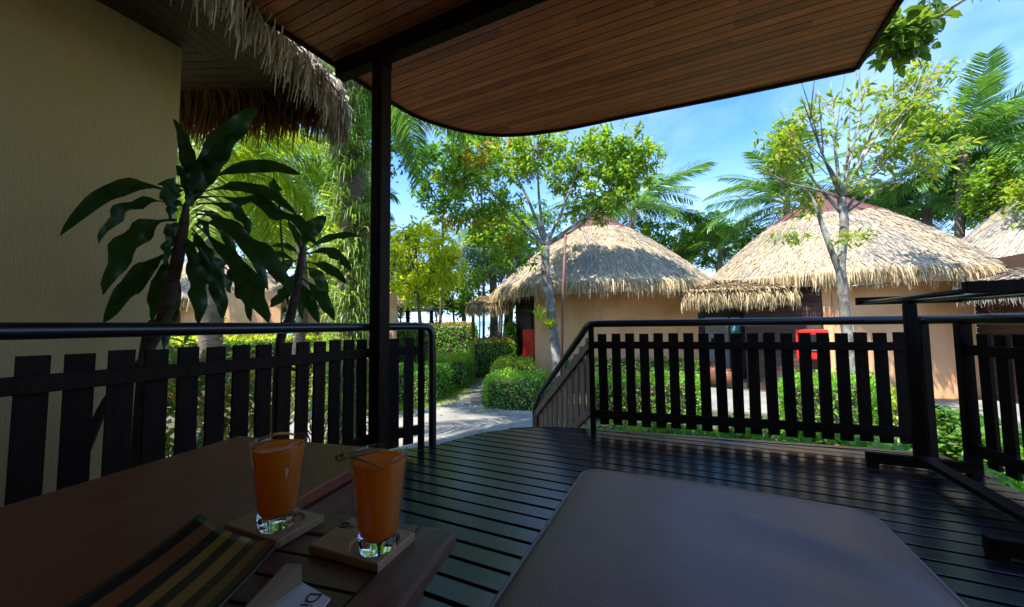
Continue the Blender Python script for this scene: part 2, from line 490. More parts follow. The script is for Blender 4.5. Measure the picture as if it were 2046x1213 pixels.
class MB:
    def __init__(s):
        s.v = []; s.f = []

    def box(s, c, size, ax=None):
        """box by centre, full sizes, optional 3 axes"""
        c = np.array(c, float)
        ax = np.eye(3) if ax is None else np.array(ax, float)
        n = len(s.v)
        for dz in (-.5, .5):
            for dx, dy in ((-.5, -.5), (.5, -.5), (.5, .5), (-.5, .5)):
                s.v.append(c + ax[0] * dx * size[0] + ax[1] * dy * size[1] + ax[2] * dz * size[2])
        for q in ((3, 2, 1, 0), (4, 5, 6, 7), (0, 1, 5, 4), (1, 2, 6, 5), (2, 3, 7, 6), (3, 0, 4, 7)):
            s.f.append([n + i for i in q])
        return s

    def beam(s, a, b, w, h, up=(0, 0, 1)):
        """bar of section w x h from a to b"""
        a = np.array(a, float); b = np.array(b, float)
        d = b - a; L = np.linalg.norm(d); d /= L
        side = np.cross(d, up); side /= np.linalg.norm(side)
        u = np.cross(side, d)
        return s.box((a + b) / 2, (L, w, h), (d, side, u))

    def prism(s, poly, z0, z1):
        """polygon (ccw, xy) extruded from z0 to z1"""
        n = len(s.v); k = len(poly)
        for z in (z0, z1):
            for p in poly:
                s.v.append(np.array([p[0], p[1], z]))
        s.f.append([n + i for i in reversed(range(k))])
        s.f.append([n + k + i for i in range(k)])
        for i in range(k):
            j = (i + 1) % k
            s.f.append([n + i, n + j, n + k + j, n + k + i])
        return s

    def tube(s, pts, rad, sides=8, caps=True):
        pts = np.array(pts, float)
        if np.isscalar(rad):
            rad = [rad] * len(pts)
        n0 = len(s.v); m = len(pts)
        t = np.gradient(pts, axis=0)
        ref = np.array([0.0, 0.0, 1.0])
        if abs(t[0][2]) > 0.9 * np.linalg.norm(t[0]):
            ref = np.array([1.0, 0.0, 0.0])
        for i in range(m):
            d = t[i] / (np.linalg.norm(t[i]) + 1e-9)
            a = np.cross(d, ref)
            na = np.linalg.norm(a)
            if na < 1e-4:
                a = np.cross(d, (0.3, 1, 0.2)); na = np.linalg.norm(a)
            a /= na
            b = np.cross(d, a)
            ref = np.cross(a, d)
            for k in range(sides):
                an = 2 * PI * k / sides
                s.v.append(pts[i] + rad[i] * (math.cos(an) * a + math.sin(an) * b))
        for i in range(m - 1):
            for k in range(sides):
                k2 = (k + 1) % sides
                s.f.append([n0 + i * sides + k, n0 + i * sides + k2, n0 + (i + 1) * sides + k2, n0 + (i + 1) * sides + k])
        if caps:
            s.f.append([n0 + k for k in reversed(range(sides))])
            s.f.append([n0 + (m - 1) * sides + k for k in range(sides)])
        return s

    def lathe(s, prof, c=(0, 0, 0), n=32, close=False):
        n0 = len(s.v); c = np.array(c, float)
        for (r, z) in prof:
            for k in range(n):
                a = 2 * PI * k / n
                s.v.append(c + np.array([r * math.cos(a), r * math.sin(a), z]))
        m = len(prof)
        rng_ = range(m) if close else range(m - 1)
        for i in rng_:
            j = (i + 1) % m
            for k in range(n):
                k2 = (k + 1) % n
                s.f.append([n0 + i * n + k, n0 + i * n + k2, n0 + j * n + k2, n0 + j * n + k])
        return s

    def build(s, name, mat, parent=None, smooth=False, loc=None, bevel=0.0):
        own = np.zeros(3)
        if loc is not None:
            own = np.array(loc, float)
        v = [p - own for p in s.v]
        me = new_mesh(name, v, s.f, smooth)
        o = put(name, me, mat, parent, own)
        if bevel:
            bv = o.modifiers.new('edge', 'BEVEL')
            bv.width = bevel; bv.segments = 2; bv.limit_method = 'ANGLE'; bv.angle_limit = R(50)
        return o


def copies(name, me, mat, parent, places):
    out = []
    for p in places:
        loc, rz = p[0], (p[1] if len(p) > 1 else 0.0)
        loc = (loc[0], loc[1], loc[2] + random.uniform(-.004, .004))
        o = put(name, me, mat, parent, loc)
        o.rotation_euler = (random.uniform(-.006, .006), random.uniform(-.006, .006), rz)
        out.append(o)
    return out


def smooth_angle(o, ang=40):
    me = o.data
    me.polygons.foreach_set('use_smooth', np.ones(len(me.polygons), dtype=bool))
    try:
        me.set_sharp_from_angle(angle=R(ang))
    except Exception:
        pass


def clip_poly(poly, axis, lo, hi):
    def half(pl, f):
        out = []
        for i in range(len(pl)):
            a, b = pl[i], pl[(i + 1) % len(pl)]
            fa, fb = f(a), f(b)
            if fa >= 0:
                out.append(a)
            if fa * fb < 0:
                t = fa / (fa - fb)
                out.append((a[0] + (b[0] - a[0]) * t, a[1] + (b[1] - a[1]) * t))
        return out
    p = half(poly, lambda q: q[axis] - lo)
    if len(p) > 2:
        p = half(p, lambda q: hi - q[axis])
    return p if len(p) > 2 else None


def smooth_line(pts, n=8):
    """Catmull-Rom through points"""
    pts = [np.array(p, float) for p in pts]
    P = [2 * pts[0] - pts[1]] + pts + [2 * pts[-1] - pts[-2]]
    out = []
    for i in range(1, len(P) - 2):
        for t in np.linspace(0, 1, n, endpoint=False):
            a, b, c, d = P[i - 1], P[i], P[i + 1], P[i + 2]
            out.append(0.5 * ((2 * b) + (c - a) * t + (2 * a - 5 * b + 4 * c - d) * t * t + (3 * b - a - 3 * c + d) * t ** 3))
    out.append(pts[-1])
    return np.array(out)


# ------------------------------------------------------------------ leaves
def unit(a):
    return a / (np.linalg.norm(a, axis=-1, keepdims=True) + 1e-9)


def leaves(b, d, n, Ln, Wd, fold=0.18, droop=0.15):
    """arrays of single leaves -> verts, tris (each leaf four points, folded on its midrib)"""
    d = unit(d)
    s = unit(np.cross(d, n))
    n = np.cross(s, d)
    Ln = np.asarray(Ln)[:, None]; Wd = np.asarray(Wd)[:, None]
    mid = b + d * Ln * 0.45
    v0 = b
    v1 = mid + s * Wd * 0.5 + n * Wd * fold
    v2 = b + d * Ln - n * Ln * droop
    v3 = mid - s * Wd * 0.5 + n * Wd * fold
    V = np.stack([v0, v1, v2, v3], 1).reshape(-1, 3)
    k = np.arange(len(b))[:, None] * 4
    F = np.concatenate([k + np.array([[0, 1, 2]]), k + np.array([[0, 2, 3]])], 1).reshape(-1, 3)
    return V, F


def ovals(b, d, n, Ln, Wd, fold=0.1, droop=0.2):
    """oval leaves: six points, four triangles, arched along the midrib"""
    d = unit(d)
    s = unit(np.cross(d, n))
    n = np.cross(s, d)
    Ln = np.asarray(Ln)[:, None]; Wd = np.asarray(Wd)[:, None]
    m1 = b + d * Ln * 0.32 + n * Ln * droop * 0.10
    m2 = b + d * Ln * 0.68 - n * Ln * droop * 0.22
    V = np.stack([b, m1 + s * Wd * 0.47 + n * Wd * fold, m1 - s * Wd * 0.47 + n * Wd * fold, m2 + s * Wd * 0.43 + n * Wd * fold, m2 - s * Wd * 0.43 + n * Wd * fold, b + d * Ln - n * Ln * droop], 1).reshape(-1, 3)
    k = np.arange(len(b))[:, None] * 6
    F = np.concatenate([k + np.array([[0, 1, 2]]), k + np.array([[1, 3, 2]]), k + np.array([[2, 3, 4]]), k + np.array([[3, 5, 4]])], 1).reshape(-1, 3)
    return V, F


def strips(P, Wd, side):
    """ribbons through P (N, m, 3), width Wd (N, m), side (N, 3) or (N,m,3)"""
    N, m, _ = P.shape
    if side.ndim == 2:
        side = side[:, None, :]
    a = P + side * Wd[..., None] * 0.5
    b = P - side * Wd[..., None] * 0.5
    V = np.stack([a, b], 2).reshape(-1, 3)
    base = (np.arange(N) * m * 2)[:, None, None]
    j = (np.arange(m - 1) * 2)[None, :, None]
    F = (base + j + np.array([0, 1, 3, 2])[None, None, :]).reshape(-1, 4)
    return V, F


def rdir(n, r=rng):
    return unit(r.normal(size=(n, 3)))


def cluster_points(c, rad, n, seed, gap=0.0, scale=1.2, shell=0.35):
    n = int(n * 1.35)
    r = np.random.default_rng(seed)
    out = []
    c = np.array(c, float); rad = np.array(rad, float)
    while len(out) < n:
        p = rdir(1, r)[0] * (r.uniform(shell, 1.0) ** 0.6)
        if noise.noise(Vector((p * scale * 1.7 + seed * 3.1))) < gap:
            continue
        # uneven outline
        k = 1.0 + 0.28 * noise.noise(Vector((unit(p[None])[0] * 1.9 + seed)))
        out.append(c + p * rad * k)
    return np.array(out)


def crown_leaves(cl, k, Ln, Wd, spread, seed, up=0.35, droop=0.2, along=None):
    """k leaves round every cluster point"""
    r = np.random.default_rng(seed)
    N = len(cl) * k
    c = np.repeat(cl, k, 0)
    d = rdir(N, r); d[:, 2] = d[:, 2] * 0.7 + up * 0.4
    d = unit(d)
    b = c + rdir(N, r) * spread * r.uniform(0.05, 1, (N, 1))
    nn = unit(rdir(N, r) * 0.7 + np.array([0, 0, 1.0]))
    return ovals(b, d, nn, r.uniform(*Ln, N), r.uniform(*Wd, N), 0.12, droop)


def limb(a, b, bow, n, r):
    a = np.array(a, float); b = np.array(b, float)
    t = np.linspace(0, 1, n)[:, None]
    L = np.linalg.norm(b - a)
    p = a + (b - a) * t + np.array([0, 0, 1.0]) * bow * L * np.sin(t * PI)
    j = r.normal(size=(n, 3)) * 0.025 * L
    j[0] = 0; j[-1] = 0
    return p + j


def tree(name, label, base, trunk, limbs, cl, lf, k, Ln, Wd, spread, seed, bark, group=None, twig_r=0.008, cat='tree', extra=None, droop=0.2,
         up=0.35, trunk_sides=9):
    """trunk: [(point, radius)...]; limbs: [(list of points, r0, r1)]; cl: leaf clusters; every cluster hangs on the nearest wood"""
    r = np.random.default_rng(seed)
    t = thing(name, label, cat, base, group)
    tp = smooth_line([p for p, _ in trunk], 5)
    tr = np.interp(np.linspace(0, len(trunk) - 1, len(tp)), range(len(trunk)), [q for _, q in trunk])
    mb = MB().tube(tp, tr, trunk_sides)
    skel = [p for p in tp[len(tp) // 2:]]
    lb = MB()
    for pts, r0, r1 in limbs:
        lp = smooth_line(pts, 5)
        rr = np.linspace(r0, r1, len(lp))
        lb.tube(lp, rr, 6)
        skel += list(lp[2:])
    skel = np.array(skel)
    tw = MB()
    order = np.argsort([np.min(np.linalg.norm(skel - c, axis=1)) for c in cl])
    for i in order:
        c = cl[i]
        dd = np.linalg.norm(skel - c, axis=1) + np.maximum(0, skel[:, 2] - c[2]) * 1.5
        a = skel[np.argmin(dd)]
        L = np.linalg.norm(c - a)
        if L < 0.02:
            continue
        p = limb(a, c, 0.08, 4, r)
        tw.tube(p, np.linspace(twig_r * (0.6 + min(L, 2.0)), twig_r * 0.4, 4), 3, False)
        skel = np.concatenate([skel, p[1:3]])
    put('trunk', new_mesh('trunk', [q - np.array(base) for q in mb.v], mb.f, True), bark, t, base)
    if limbs:
        put('limbs', new_mesh('limbs', [q - np.array(base) for q in lb.v], lb.f, True), bark, t, base)
    if tw.v:
        o = put('twigs', new_mesh('twigs', [q - np.array(base) for q in tw.v], tw.f, True), bark, t, base)
        stuff(o)
    V, F = crown_leaves(cl, k, Ln, Wd, spread, seed + 1, up, droop)
    o = put('crown', new_mesh('crown', V - np.array(base), F), lf, t, base)
    stuff(o)
    if extra is not None:
        lf2, cl2, k2 = extra
        V, F = crown_leaves(cl2, k2, Ln, Wd, spread, seed + 5, up, droop)
        o = put('crown', new_mesh('crown', V - np.array(base), F), lf2, t, base)
        stuff(o)
    return t


# ------------------------------------------------------------------ SETTING: ground, paths, sea, hills
GZ = -0.85
SHORE = 40.0
hd = R(-27.0)                       # the sea lies this way
fx = np.array([math.sin(hd), math.cos(hd)]); sx = np.array([fx[1], -fx[0]])


def build_ground():
    us = np.concatenate([np.linspace(-90, 36, 64), np.linspace(38, 60, 23)])
    vs = np.linspace(-140, 140, 100)
    V = []
    for u in us:
        for v in vs:
            p = fx * u + sx * v
            z = GZ
            if u > SHORE:
                z -= (u - SHORE) * 0.06
            if math.hypot(p[0], p[1]) > 14:
                z += 0.05 * noise.noise(Vector((p[0] * .2, p[1] * .2, 0)))
            V.append((p[0], p[1], z))
    n = len(vs)
    F = [[i * n + j, i * n + j + 1, (i + 1) * n + j + 1, (i + 1) * n + j] for i in range(len(us) - 1) for j in range(n - 1)]
    F = [f[::-1] for f in F]
    struct(put('ground', new_mesh('ground', V, F, True), GRASS_G))


build_ground()
b_ = MB()
c0 = fx * 3040
b_.v = [np.array([*(fx * 41.5 + sx * s), GZ - 0.06]) for s in (-3000, 3000)] + [np.array([*(fx * 7000 + sx * s), GZ - 0.06]) for s in (6000, -6000)]
b_.f = [[1, 0, 3, 2]]
struct(b_.build('sea', WATER))
# far island
V, F = [], []
nn_ = 60
for i in range(nn_):
    t = i / (nn_ - 1)
    for j, k in enumerate((-1.0, -0.4, 0.0, 0.4, 1.0)):
        h = (1 - abs(k)) ** 0.8 * (30 + 26 * noise.noise(Vector((t * 7, 2.2, 0)))) * math.sin(PI * t) ** 0.6
        p = fx * (2600 + 140 * k) + sx * (-520 + t * 900)
        V.append((p[0], p[1], GZ - 1 + h))
for i in range(nn_ - 1):
    for j in range(4):
        F.append([i * 5 + j, i * 5 + j + 1, i * 5 + 6 + j, i * 5 + 5 + j])
struct(put('hills', new_mesh('hills', V, F, True), HILLM))


def sheet(name, poly, z, mat):
    b = MB()
    b.prism([tuple(p[:2]) for p in poly], z - 0.06, z)
    return struct(b.build(name, mat))


def gp(*pts):
    return [G(x, y, GZ) for x, y in pts]


def ccw(poly):
    a = sum(poly[i][0] * poly[(i + 1) % len(poly)][1] - poly[(i + 1) % len(poly)][0] * poly[i][1] for i in range(len(poly)))
    return poly if a > 0 else poly[::-1]


path_poly = gp((1006, 747), (952, 747), (925, 768), (880, 797), (858, 812), (815, 824), (740, 822), (660, 812), (560, 808)) + \
    [np.array([-7.0, 4.6, 0]), np.array([-4.2, 3.0, 0]), np.array([-2.3, 3.0, 0]), np.array([-1.0, 3.9, 0]), np.array([-0.3, 5.2, 0])] + gp((1062, 824), (1010, 822), (966, 816), (962, 795), (974, 776))
sheet('path', ccw(path_poly), GZ + 0.03, CONC)
band = [L2(4.0, 7.6), L2(4.1, 10.2), L2(5.0, 10.6), L2(6.6, 9.3), L2(7.4, 8.35), L2(11.0, 8.2), L2(14.0, 7.0), L2(12.0, 4.6), L2(9.0, 6.4), L2(6.0, 6.9)]
sheet('pavement', ccw(band), GZ + 0.034, CONC)

# ------------------------------------------------------------------ TERRACE
POST_L = np.array([-1.97, 1.99])
END_L = np.array([-1.87, 2.33])
A_R = np.array([-0.758, 3.32])
C_R = np.array([1.55, 3.63])
outline = [(-2.14, -1.2), (1.9, -1.2), (1.86, 1.5), (1.78, 2.6), (1.70, 3.3), (1.62, 3.70), (1.2, 3.685), (0.45, 3.575), (-0.3, 3.475), (-0.75, 3.41), (-1.05, 3.345), (-1.29, 3.262),
           (-1.5, 3.13), (-1.68, 2.94), (-1.78, 2.72), (-1.86, 2.48), (-1.98, 2.36), (-2.14, 2.2)]
inner = [(-2.12, -1.2), (1.83, -1.2), (1.79, 1.5), (1.71, 2.6), (1.63, 3.26), (1.56, 3.62), (1.2, 3.615), (0.45, 3.505), (-0.3, 3.405), (-0.75, 3.34), (-1.05, 3.32), (-1.27, 3.24),
         (-1.48, 3.11), (-1.66, 2.92), (-1.76, 2.70), (-1.84, 2.47), (-1.97, 2.34), (-2.12, 2.18)]
deck = bpy.data.objects.new('deck', None)
COL.objects.link(deck); deck['kind'] = 'structure'; WLOC[deck] = np.zeros(3)
pitch = 0.1075
y = 2.35 - 0.052 - pitch * 33
while y < 3.75:
    p = clip_poly(inner, 1, y, y + pitch - 0.0165)
    if p:
        m_ = MB().prism(p, -0.032, 0.0 + random.uniform(-0.0012, 0.0012))
        yc = y + 0.05
        o = m_.build('deck_board', DECK, deck, loc=(0, yc, 0))
        bv = o.modifiers.new('edge', 'BEVEL'); bv.width = 0.0025; bv.segments = 2; bv.limit_method = 'ANGLE'; bv.angle_limit = R(60)
    y += pitch
mb = MB()
for i in range(4, 12):
    a = np.array([*outline[i], -0.015]); c = np.array([*outline[i + 1], -0.015])
    ia = np.array([*inner[i], -0.015]); ic = np.array([*inner[i + 1], -0.015])
    n = len(mb.v)
    ins = 0.12
    for z in (-0.17, 0.003):
        for q, w_ in ((a, ia), (c, ic)):
            qq = q + (w_ - q) * ins; qq[2] = z; mb.v.append(qq)
        for q, w_ in ((c, ic), (a, ia)):
            qq = q + (w_ - q) * 0.9; qq[2] = z; mb.v.append(qq)
    for q in ((3, 2, 1, 0), (4, 5, 6, 7), (0, 1, 5, 4), (1, 2, 6, 5), (2, 3, 7, 6), (3, 0, 4, 7)):
        mb.f.append([n + k for k in q])
mb.build('rim_board', DECK, deck)
mb = MB()
mb.prism([(-2.05, -1.2), (1.7, -1.2), (1.55, 3.1), (1.4, 3.45), (-0.7, 3.2), (-1.2, 3.08), (-1.6, 2.75), (-1.75, 2.4), (-2.05, 2.1)], GZ - 0.05, -0.14)
mb.build('under_frame', SOFB, deck)
for yy in np.arange(-1.0, 3.3, 0.42):
    MB().beam((-1.95 if yy < 2.2 else -1.2, yy, -0.085), (1.5, yy, -0.085), 0.05, 0.10).build('joist', SOFB, deck)

# steps down to the path
sdir = np.array([-0.715, 0.70]); sdir /= np.linalg.norm(sdir)
sperp = np.array([sdir[1], -sdir[0]])
steps = bpy.data.objects.new('steps', None)
COL.objects.link(steps); steps['kind'] = 'structure'; WLOC[steps] = np.zeros(3)
mid0 = np.array([-1.40, 2.88])
for i in range(4):
    c = mid0 + sdir * (0.22 + 0.27 * i)
    MB().box((c[0], c[1], -0.17 * (i + 1) - 0.02), (1.30, 0.28, 0.04), ([*sperp, 0], [*sdir, 0], [0, 0, 1])).build('tread', DECK, steps, bevel=0.004)
    c2 = c - sdir * 0.13
    MB().box((c2[0], c2[1], -0.17 * (i + 1) + 0.063), (1.26, 0.02, 0.125), ([*sperp, 0], [*sdir, 0], [0, 0, 1])).build('riser', SOFB, steps)


# railings ----------------------------------------------------------
def rail_tube(pts, r=0.029):
    return MB().tube(pts, r, 12)


SLAT = MB().box((0, 0, 0), (0.076, 0.018, 0.80))
slat_me = new_mesh('slat', SLAT.v, SLAT.f)

rl = thing('terrace_railing', 'dark slatted railing running along the left side in front of the plaster wall', 'railing', (-2.05, 1.0, 0), 'terrace railings')
zc = 0.465
places = []
yy = 0.47
while yy > -1.1:
    yy -= 0.1125
yy += 0.1125
while yy < 2.05:
    places.append(((-2.075, yy, zc), PI / 2))
    yy += 0.1125
places.append(((-1.965, 2.13, zc), R(65)))
places.append(((-1.915, 2.235, zc), R(65)))
copies('slat', slat_me, DK, rl, places)
MB().beam((-2.05, -1.2, 0.765), (-2.05, 2.06, 0.765), 0.03, 0.062).build('middle_rail', DK, rl, bevel=0.003)
MB().beam((-2.05, -1.2, 0.155), (-2.05, 2.06, 0.155), 0.03, 0.07).build('bottom_rail', DK, rl, bevel=0.003)
MB().beam((-2.03, 2.04, 0.765), (END_L[0], END_L[1], 0.765), 0.03, 0.062).build('middle_rail', DK, rl, bevel=0.003)
MB().beam((-2.03, 2.04, 0.155), (END_L[0], END_L[1], 0.155), 0.03, 0.07).build('bottom_rail', DK, rl, bevel=0.003)
tp = [(-2.05, -1.2, 0.95), (-2.05, 0.4, 0.95), (-2.05, 1.9, 0.95), (-2.03, 2.05, 0.95)] + [(END_L[0] - 0.02, END_L[1] - 0.04, 0.95), (END_L[0] + 0.02, END_L[1] + 0.045, 0.945), (END_L[0] + 0.035, END_L[1] + 0.075, 0.92), (END_L[0] + 0.038, END_L[1] + 0.085, 0.88)] + \
    [(END_L[0] + 0.04, END_L[1] + 0.09, z) for z in (0.6, 0.3, 0.0)]
o = rail_tube(tp, 0.030).build('top_rail', DKM, rl); smooth_angle(o, 60)
MB().box((END_L[0], END_L[1], 0.465), (0.045, 0.045, 0.92), ([.9, .43, 0], [-.43, .9, 0], [0, 0, 1])).build('post', DK, rl, bevel=0.003)
for yy in (-1.0, 0.35 - 1.0 + 0.1):
    MB().box((-2.10, yy, 0.46), (0.05, 0.05, 0.92)).build('post', DK, rl, bevel=0.003)

rr = thing('terrace_railing', 'dark slatted railing across the front of the deck facing the two thatched huts', 'railing', (0.3, 3.45, 0), 'terrace railings')
dR = C_R - A_R; LR = np.linalg.norm(dR); dR /= LR; aR = math.atan2(dR[1], dR[0])
nR = np.array([-dR[1], dR[0]])
places = []
s_ = 0.095
while s_ < LR - 0.06:
    q = A_R + dR * s_ + nR * 0.026
    places.append(((q[0], q[1], zc), aR + random.uniform(-.01, .01)))
    s_ += 0.1175
copies('slat', slat_me, DK, rr, places)
for z, h in ((0.765, 0.062), (0.155, 0.07)):
    MB().beam((*A_R, z), (*C_R, z), 0.03, h).build('middle_rail' if z > .5 else 'bottom_rail', DK, rr, bevel=0.003)
for q in (A_R, C_R, A_R + dR * LR * 0.5 - nR * 0.0):
    if q is A_R or q is C_R:
        MB().box((q[0], q[1], 0.455), (0.046, 0.046, 0.95), ([*dR, 0], [*nR, 0], [0, 0, 1])).build('post', DK, rr, bevel=0.003)
C2 = np.array([1.60, 3.32])
D2 = np.array([1.80, 1.2])
S_B = np.array([-1.66, 4.19])
tp = [(*S_B, GZ), (*S_B, -0.3), (*S_B, -0.06), (S_B[0] + 0.02, S_B[1] - 0.02, 0.0), (S_B[0] + 0.06, S_B[1] - 0.06, 0.05)]
q = A_R + (S_B - A_R) * 0.10
tp += [tuple(np.array([*S_B, 0.03]) * (1 - t) + np.array([*q, 0.88]) * t) for t in (0.15, 0.4, 0.7, 0.95)]
q = A_R + (S_B - A_R) * 0.05
tp += [(*q, 0.935), (*A_R, 0.953), (*(A_R + dR * 0.1), 0.955), (*(A_R + dR * 1.2), 0.955), (*(C_R - dR * 0.12), 0.955), (*(C_R - dR * 0.03 - nR * 0.02), 0.955), (*(C_R - nR * 0.1), 0.955)]
tp += [(*(C2 + (D2 - C2) * t), 0.955) for t in (0, 0.3, 0.6, 1)]
o = rail_tube(tp, 0.031).build('top_rail', DKM, rr); smooth_angle(o, 60)

r3 = thing('terrace_railing', 'short dark slatted railing closing the right end of the deck behind the towel rack', 'railing', (1.7, 2.4, 0), 'terrace railings')
d3 = D2 - C2; L3 = np.linalg.norm(d3); d3 /= L3; a3 = math.atan2(d3[1], d3[0]); n3 = np.array([-d3[1], d3[0]])
places = []
s_ = 0.11
while s_ < L3:
    q = C2 + d3 * s_ + n3 * 0.026
    places.append(((q[0], q[1], zc), a3)); s_ += 0.1175
copies('slat', slat_me, DK, r3, places)
for z, h in ((0.765, 0.062), (0.155, 0.07)):
    MB().beam((*C2, z), (*D2, z), 0.03, h).build('middle_rail' if z > .5 else 'bottom_rail', DK, r3, bevel=0.003)
MB().box((C2[0], C2[1], 0.455), (0.06, 0.06, 0.95)).build('post', DK, r3, bevel=0.003)
MB().box((D2[0], D2[1], 0.455), (0.06, 0.06, 0.95)).build('post', DK, r3, bevel=0.003)

st = thing('stair_railing', 'weathered brown slatted railing sloping down beside the steps to the path', 'railing', (-1.2, 3.75, GZ), 'terrace railings')
v0 = np.array([*(A_R + (S_B - A_R) * 0.03), 0]); v1 = np.array([*S_B, 0])
dS = (v1 - v0)[:2]; LS = np.linalg.norm(dS); dS /= LS; aS = math.atan2(dS[1], dS[0]); nS = np.array([-dS[1], dS[0]])
slope = -0.90 / LS
stl = MB(); SH = 0.72
stl.box((0, 0, 0), (0.072, 0.018, SH)); st_me = new_mesh('slat', stl.v, stl.f)
s_ = 0.05
while s_ < LS - 0.03:
    q = v0[:2] + dS * s_ - nS * 0.024
    zt = 0.86 + slope * s_
    put('slat', st_me, REDWOOD, st, (q[0], q[1], zt - SH / 2)).rotation_euler[2] = aS
    s_ += 0.112
for z0 in (0.765, 0.17):
    MB().beam((*v0[:2], z0), (*S_B, z0 + slope * LS), 0.032, 0.065).build('sloping_rail', REDWOOD, st, bevel=0.003)
MB().box((S_B[0] + 0.02, S_B[1] - 0.02, -0.47), (0.05, 0.05, 0.76)).build('post', REDWOOD, st, bevel=0.003)

# roof over the terrace ------------------------------------------------
roof = thing('terrace_roof', 'curved terrace roof with reddish brown plank soffit and dark beam overhead', 'roof', (-0.5, 1.5, 3.05))
SZ = 3.05
ol = [(-2.60, -1.6), (1.33, -1.6), (1.345, 3.15), (1.365, 3.87)] + [tuple(q) for q in smooth_line([(1.365, 3.87), (0.45, 3.82), (-0.45, 3.745), (-1.12, 3.70), (-1.65, 3.565), (-2.01, 3.32), (-2.29, 2.92), (-2.38, 2.58), (-2.43, 2.06), (-2.49, 1.4), (-2.60, 0.2)], 5)[1:]]
sp = 0.0745
y = -1.5
while y < 3.9:
    p = clip_poly(ol, 1, y, y + sp - 0.0065)
    if p:
        xs = [q[0] for q in p]
        cut = [min(xs) - .01] + sorted(random.sample([-2.1, -1.6, -1.1, -0.6, -0.1, 0.4, 0.9], random.choice((1, 1, 2)))) + [max(xs) + .01]
        for xa, xb in zip(cut[:-1], cut[1:]):
            pp_ = clip_poly(p, 0, xa, xb - 0.0015)
            if pp_:
                MB().prism(pp_, SZ + random.uniform(0, 0.0015), SZ + 0.018).build('soffit_board', SOFF, roof, loc=((xa + xb) / 2, y, SZ))
    y += sp
b = MB().prism(ol, SZ + 0.02, SZ + 0.16)
b.build('roof_slab', SOFB, roof)
# dark fascia round the edge
b = MB()
for i in range(1, len(ol) - 1):
    a = np.array([*ol[i], SZ + 0.045]); c = np.array([*ol[i + 1], SZ + 0.045])
    if i < 1:
        continue
    if np.linalg.norm(c - a) > 1e-4:
        d = (c - a) / np.linalg.norm(c - a)
        side = np.cross(d, (0, 0, 1))
        b.beam(a + side * 0.016 - d * 0.008, c + side * 0.016 + d * 0.008, 0.03, 0.13)
b.build('fascia', DK, roof)
MB().beam((-2.42, 1.99, 2.985), (1.32, 1.99, 2.985), 0.085, 0.13).build('beam', DK, roof, bevel=0.004)
MB().box((POST_L[0], POST_L[1], 1.46), (0.098, 0.098, 2.92)).build('post', DK, roof, bevel=0.004)
MB().box((POST_L[0] + 0.055, POST_L[1] - 0.002, 2.89), (0.03, 0.06, 0.06)).build('bracket', DK, roof)
# thatch pitch over it, rising to the house
tv = [np.array([x, y, 3.215 + (3.75 - y) * 0.42]) for x, y in ((-2.5, -6), (-2.42, 1.9), (-2.2, 2.75), (-1.75, 3.35), (-1.1, 3.6), (1.3, 3.74), (1.3, -6))]
b = MB(); nt = len(tv)
b.v = tv + [p - np.array([0, 0, 0.05]) for p in tv]
b.v = [p if i < nt else np.array([p[0], p[1], max(p[2] - 0.1, 3.212)]) for i, p in enumerate(b.v)]
b.f = [list(range(nt))[::-1], [nt + i for i in range(nt)]] + [[i, (i + 1) % nt, nt + (i + 1) % nt, nt + i] for i in range(nt)]
b.build('thatch', THATCHG, roof)
house = thing('house_wall', 'plastered house wall standing behind the terrace', 'wall', (0, -1.45, GZ))
MB().box((0.2, -1.45, 1.6), (6.9, 0.2, 4.9)).build('wall_panel', PLAST, house)
MB().box((-0.2, -1.33, 1.05), (1.8, 0.05, 2.1)).build('door', DK, house)
MB().box((2.1, -0.35, 1.1), (0.2, 2.0, 3.9)).build('wall_panel', PLAST, house)  # side wall out of view, added to keep light off the terrace
house['label'] = 'cream plastered house wall with dark door behind the terrace and added light-blocking side wall'

# plaster wall on the left and its thatched roof ------------------------
wl_ = thing('plaster_wall', 'combed cream plaster wall rising behind the left railing', 'wall', (-3.5, 0.0, GZ))
WX0, WX1 = np.array([-3.40, -2.0]), np.array([-3.475, 1.42])
dW = (WX1 - WX0) / np.linalg.norm(WX1 - WX0); nW = np.array([-dW[1], dW[0]])
b = MB().prism(ccw([tuple(WX0), tuple(WX1), tuple(WX1 + nW * 0.25), tuple(WX0 + nW * 0.25)]), GZ - 0.05, 3.14)
b.build('wall_panel', PLAST, wl_)
Z4 = 3.14
E1 = np.array([-2.66, 1.20]); E2 = np.array([-2.93, 2.30]); E3 = np.array([-4.6, 1.55]); E0 = np.array([-2.2, 0.05])
n_roof = thing('thatched_roof', 'grey thatched eave with dark plank soffit above the plaster wall', 'roof', (-3.2, 1.2, Z4))
# soffit boards in two mitred fields
apex = np.array([-4.6, -0.4])


def field(pa, pb, name):
    d = (pb - pa) / np.linalg.norm(pb - pa); n = np.array([-d[1], d[0]])
    if np.dot(apex - pa, n) < 0:
        n = -n
    A = [np.array([0.0, 0.0]), np.array([np.linalg.norm(pb - pa), 0.0]), np.array([np.dot(apex - pa, d), np.dot(apex - pa, n)])]
    tri = ccw([tuple(q) for q in A])
    h = A[2][1]; y0 = 0.0
    while y0 < h:
        p = clip_poly(tri, 1, y0, y0 + 0.082)
        if p:
            pw = [tuple(pa + d * q[0] + n * q[1]) for q in p]
            MB().prism(ccw(pw), Z4 + random.uniform(0, .001), Z4 + 0.015).build(name, SOFD, n_roof)
        y0 += 0.088


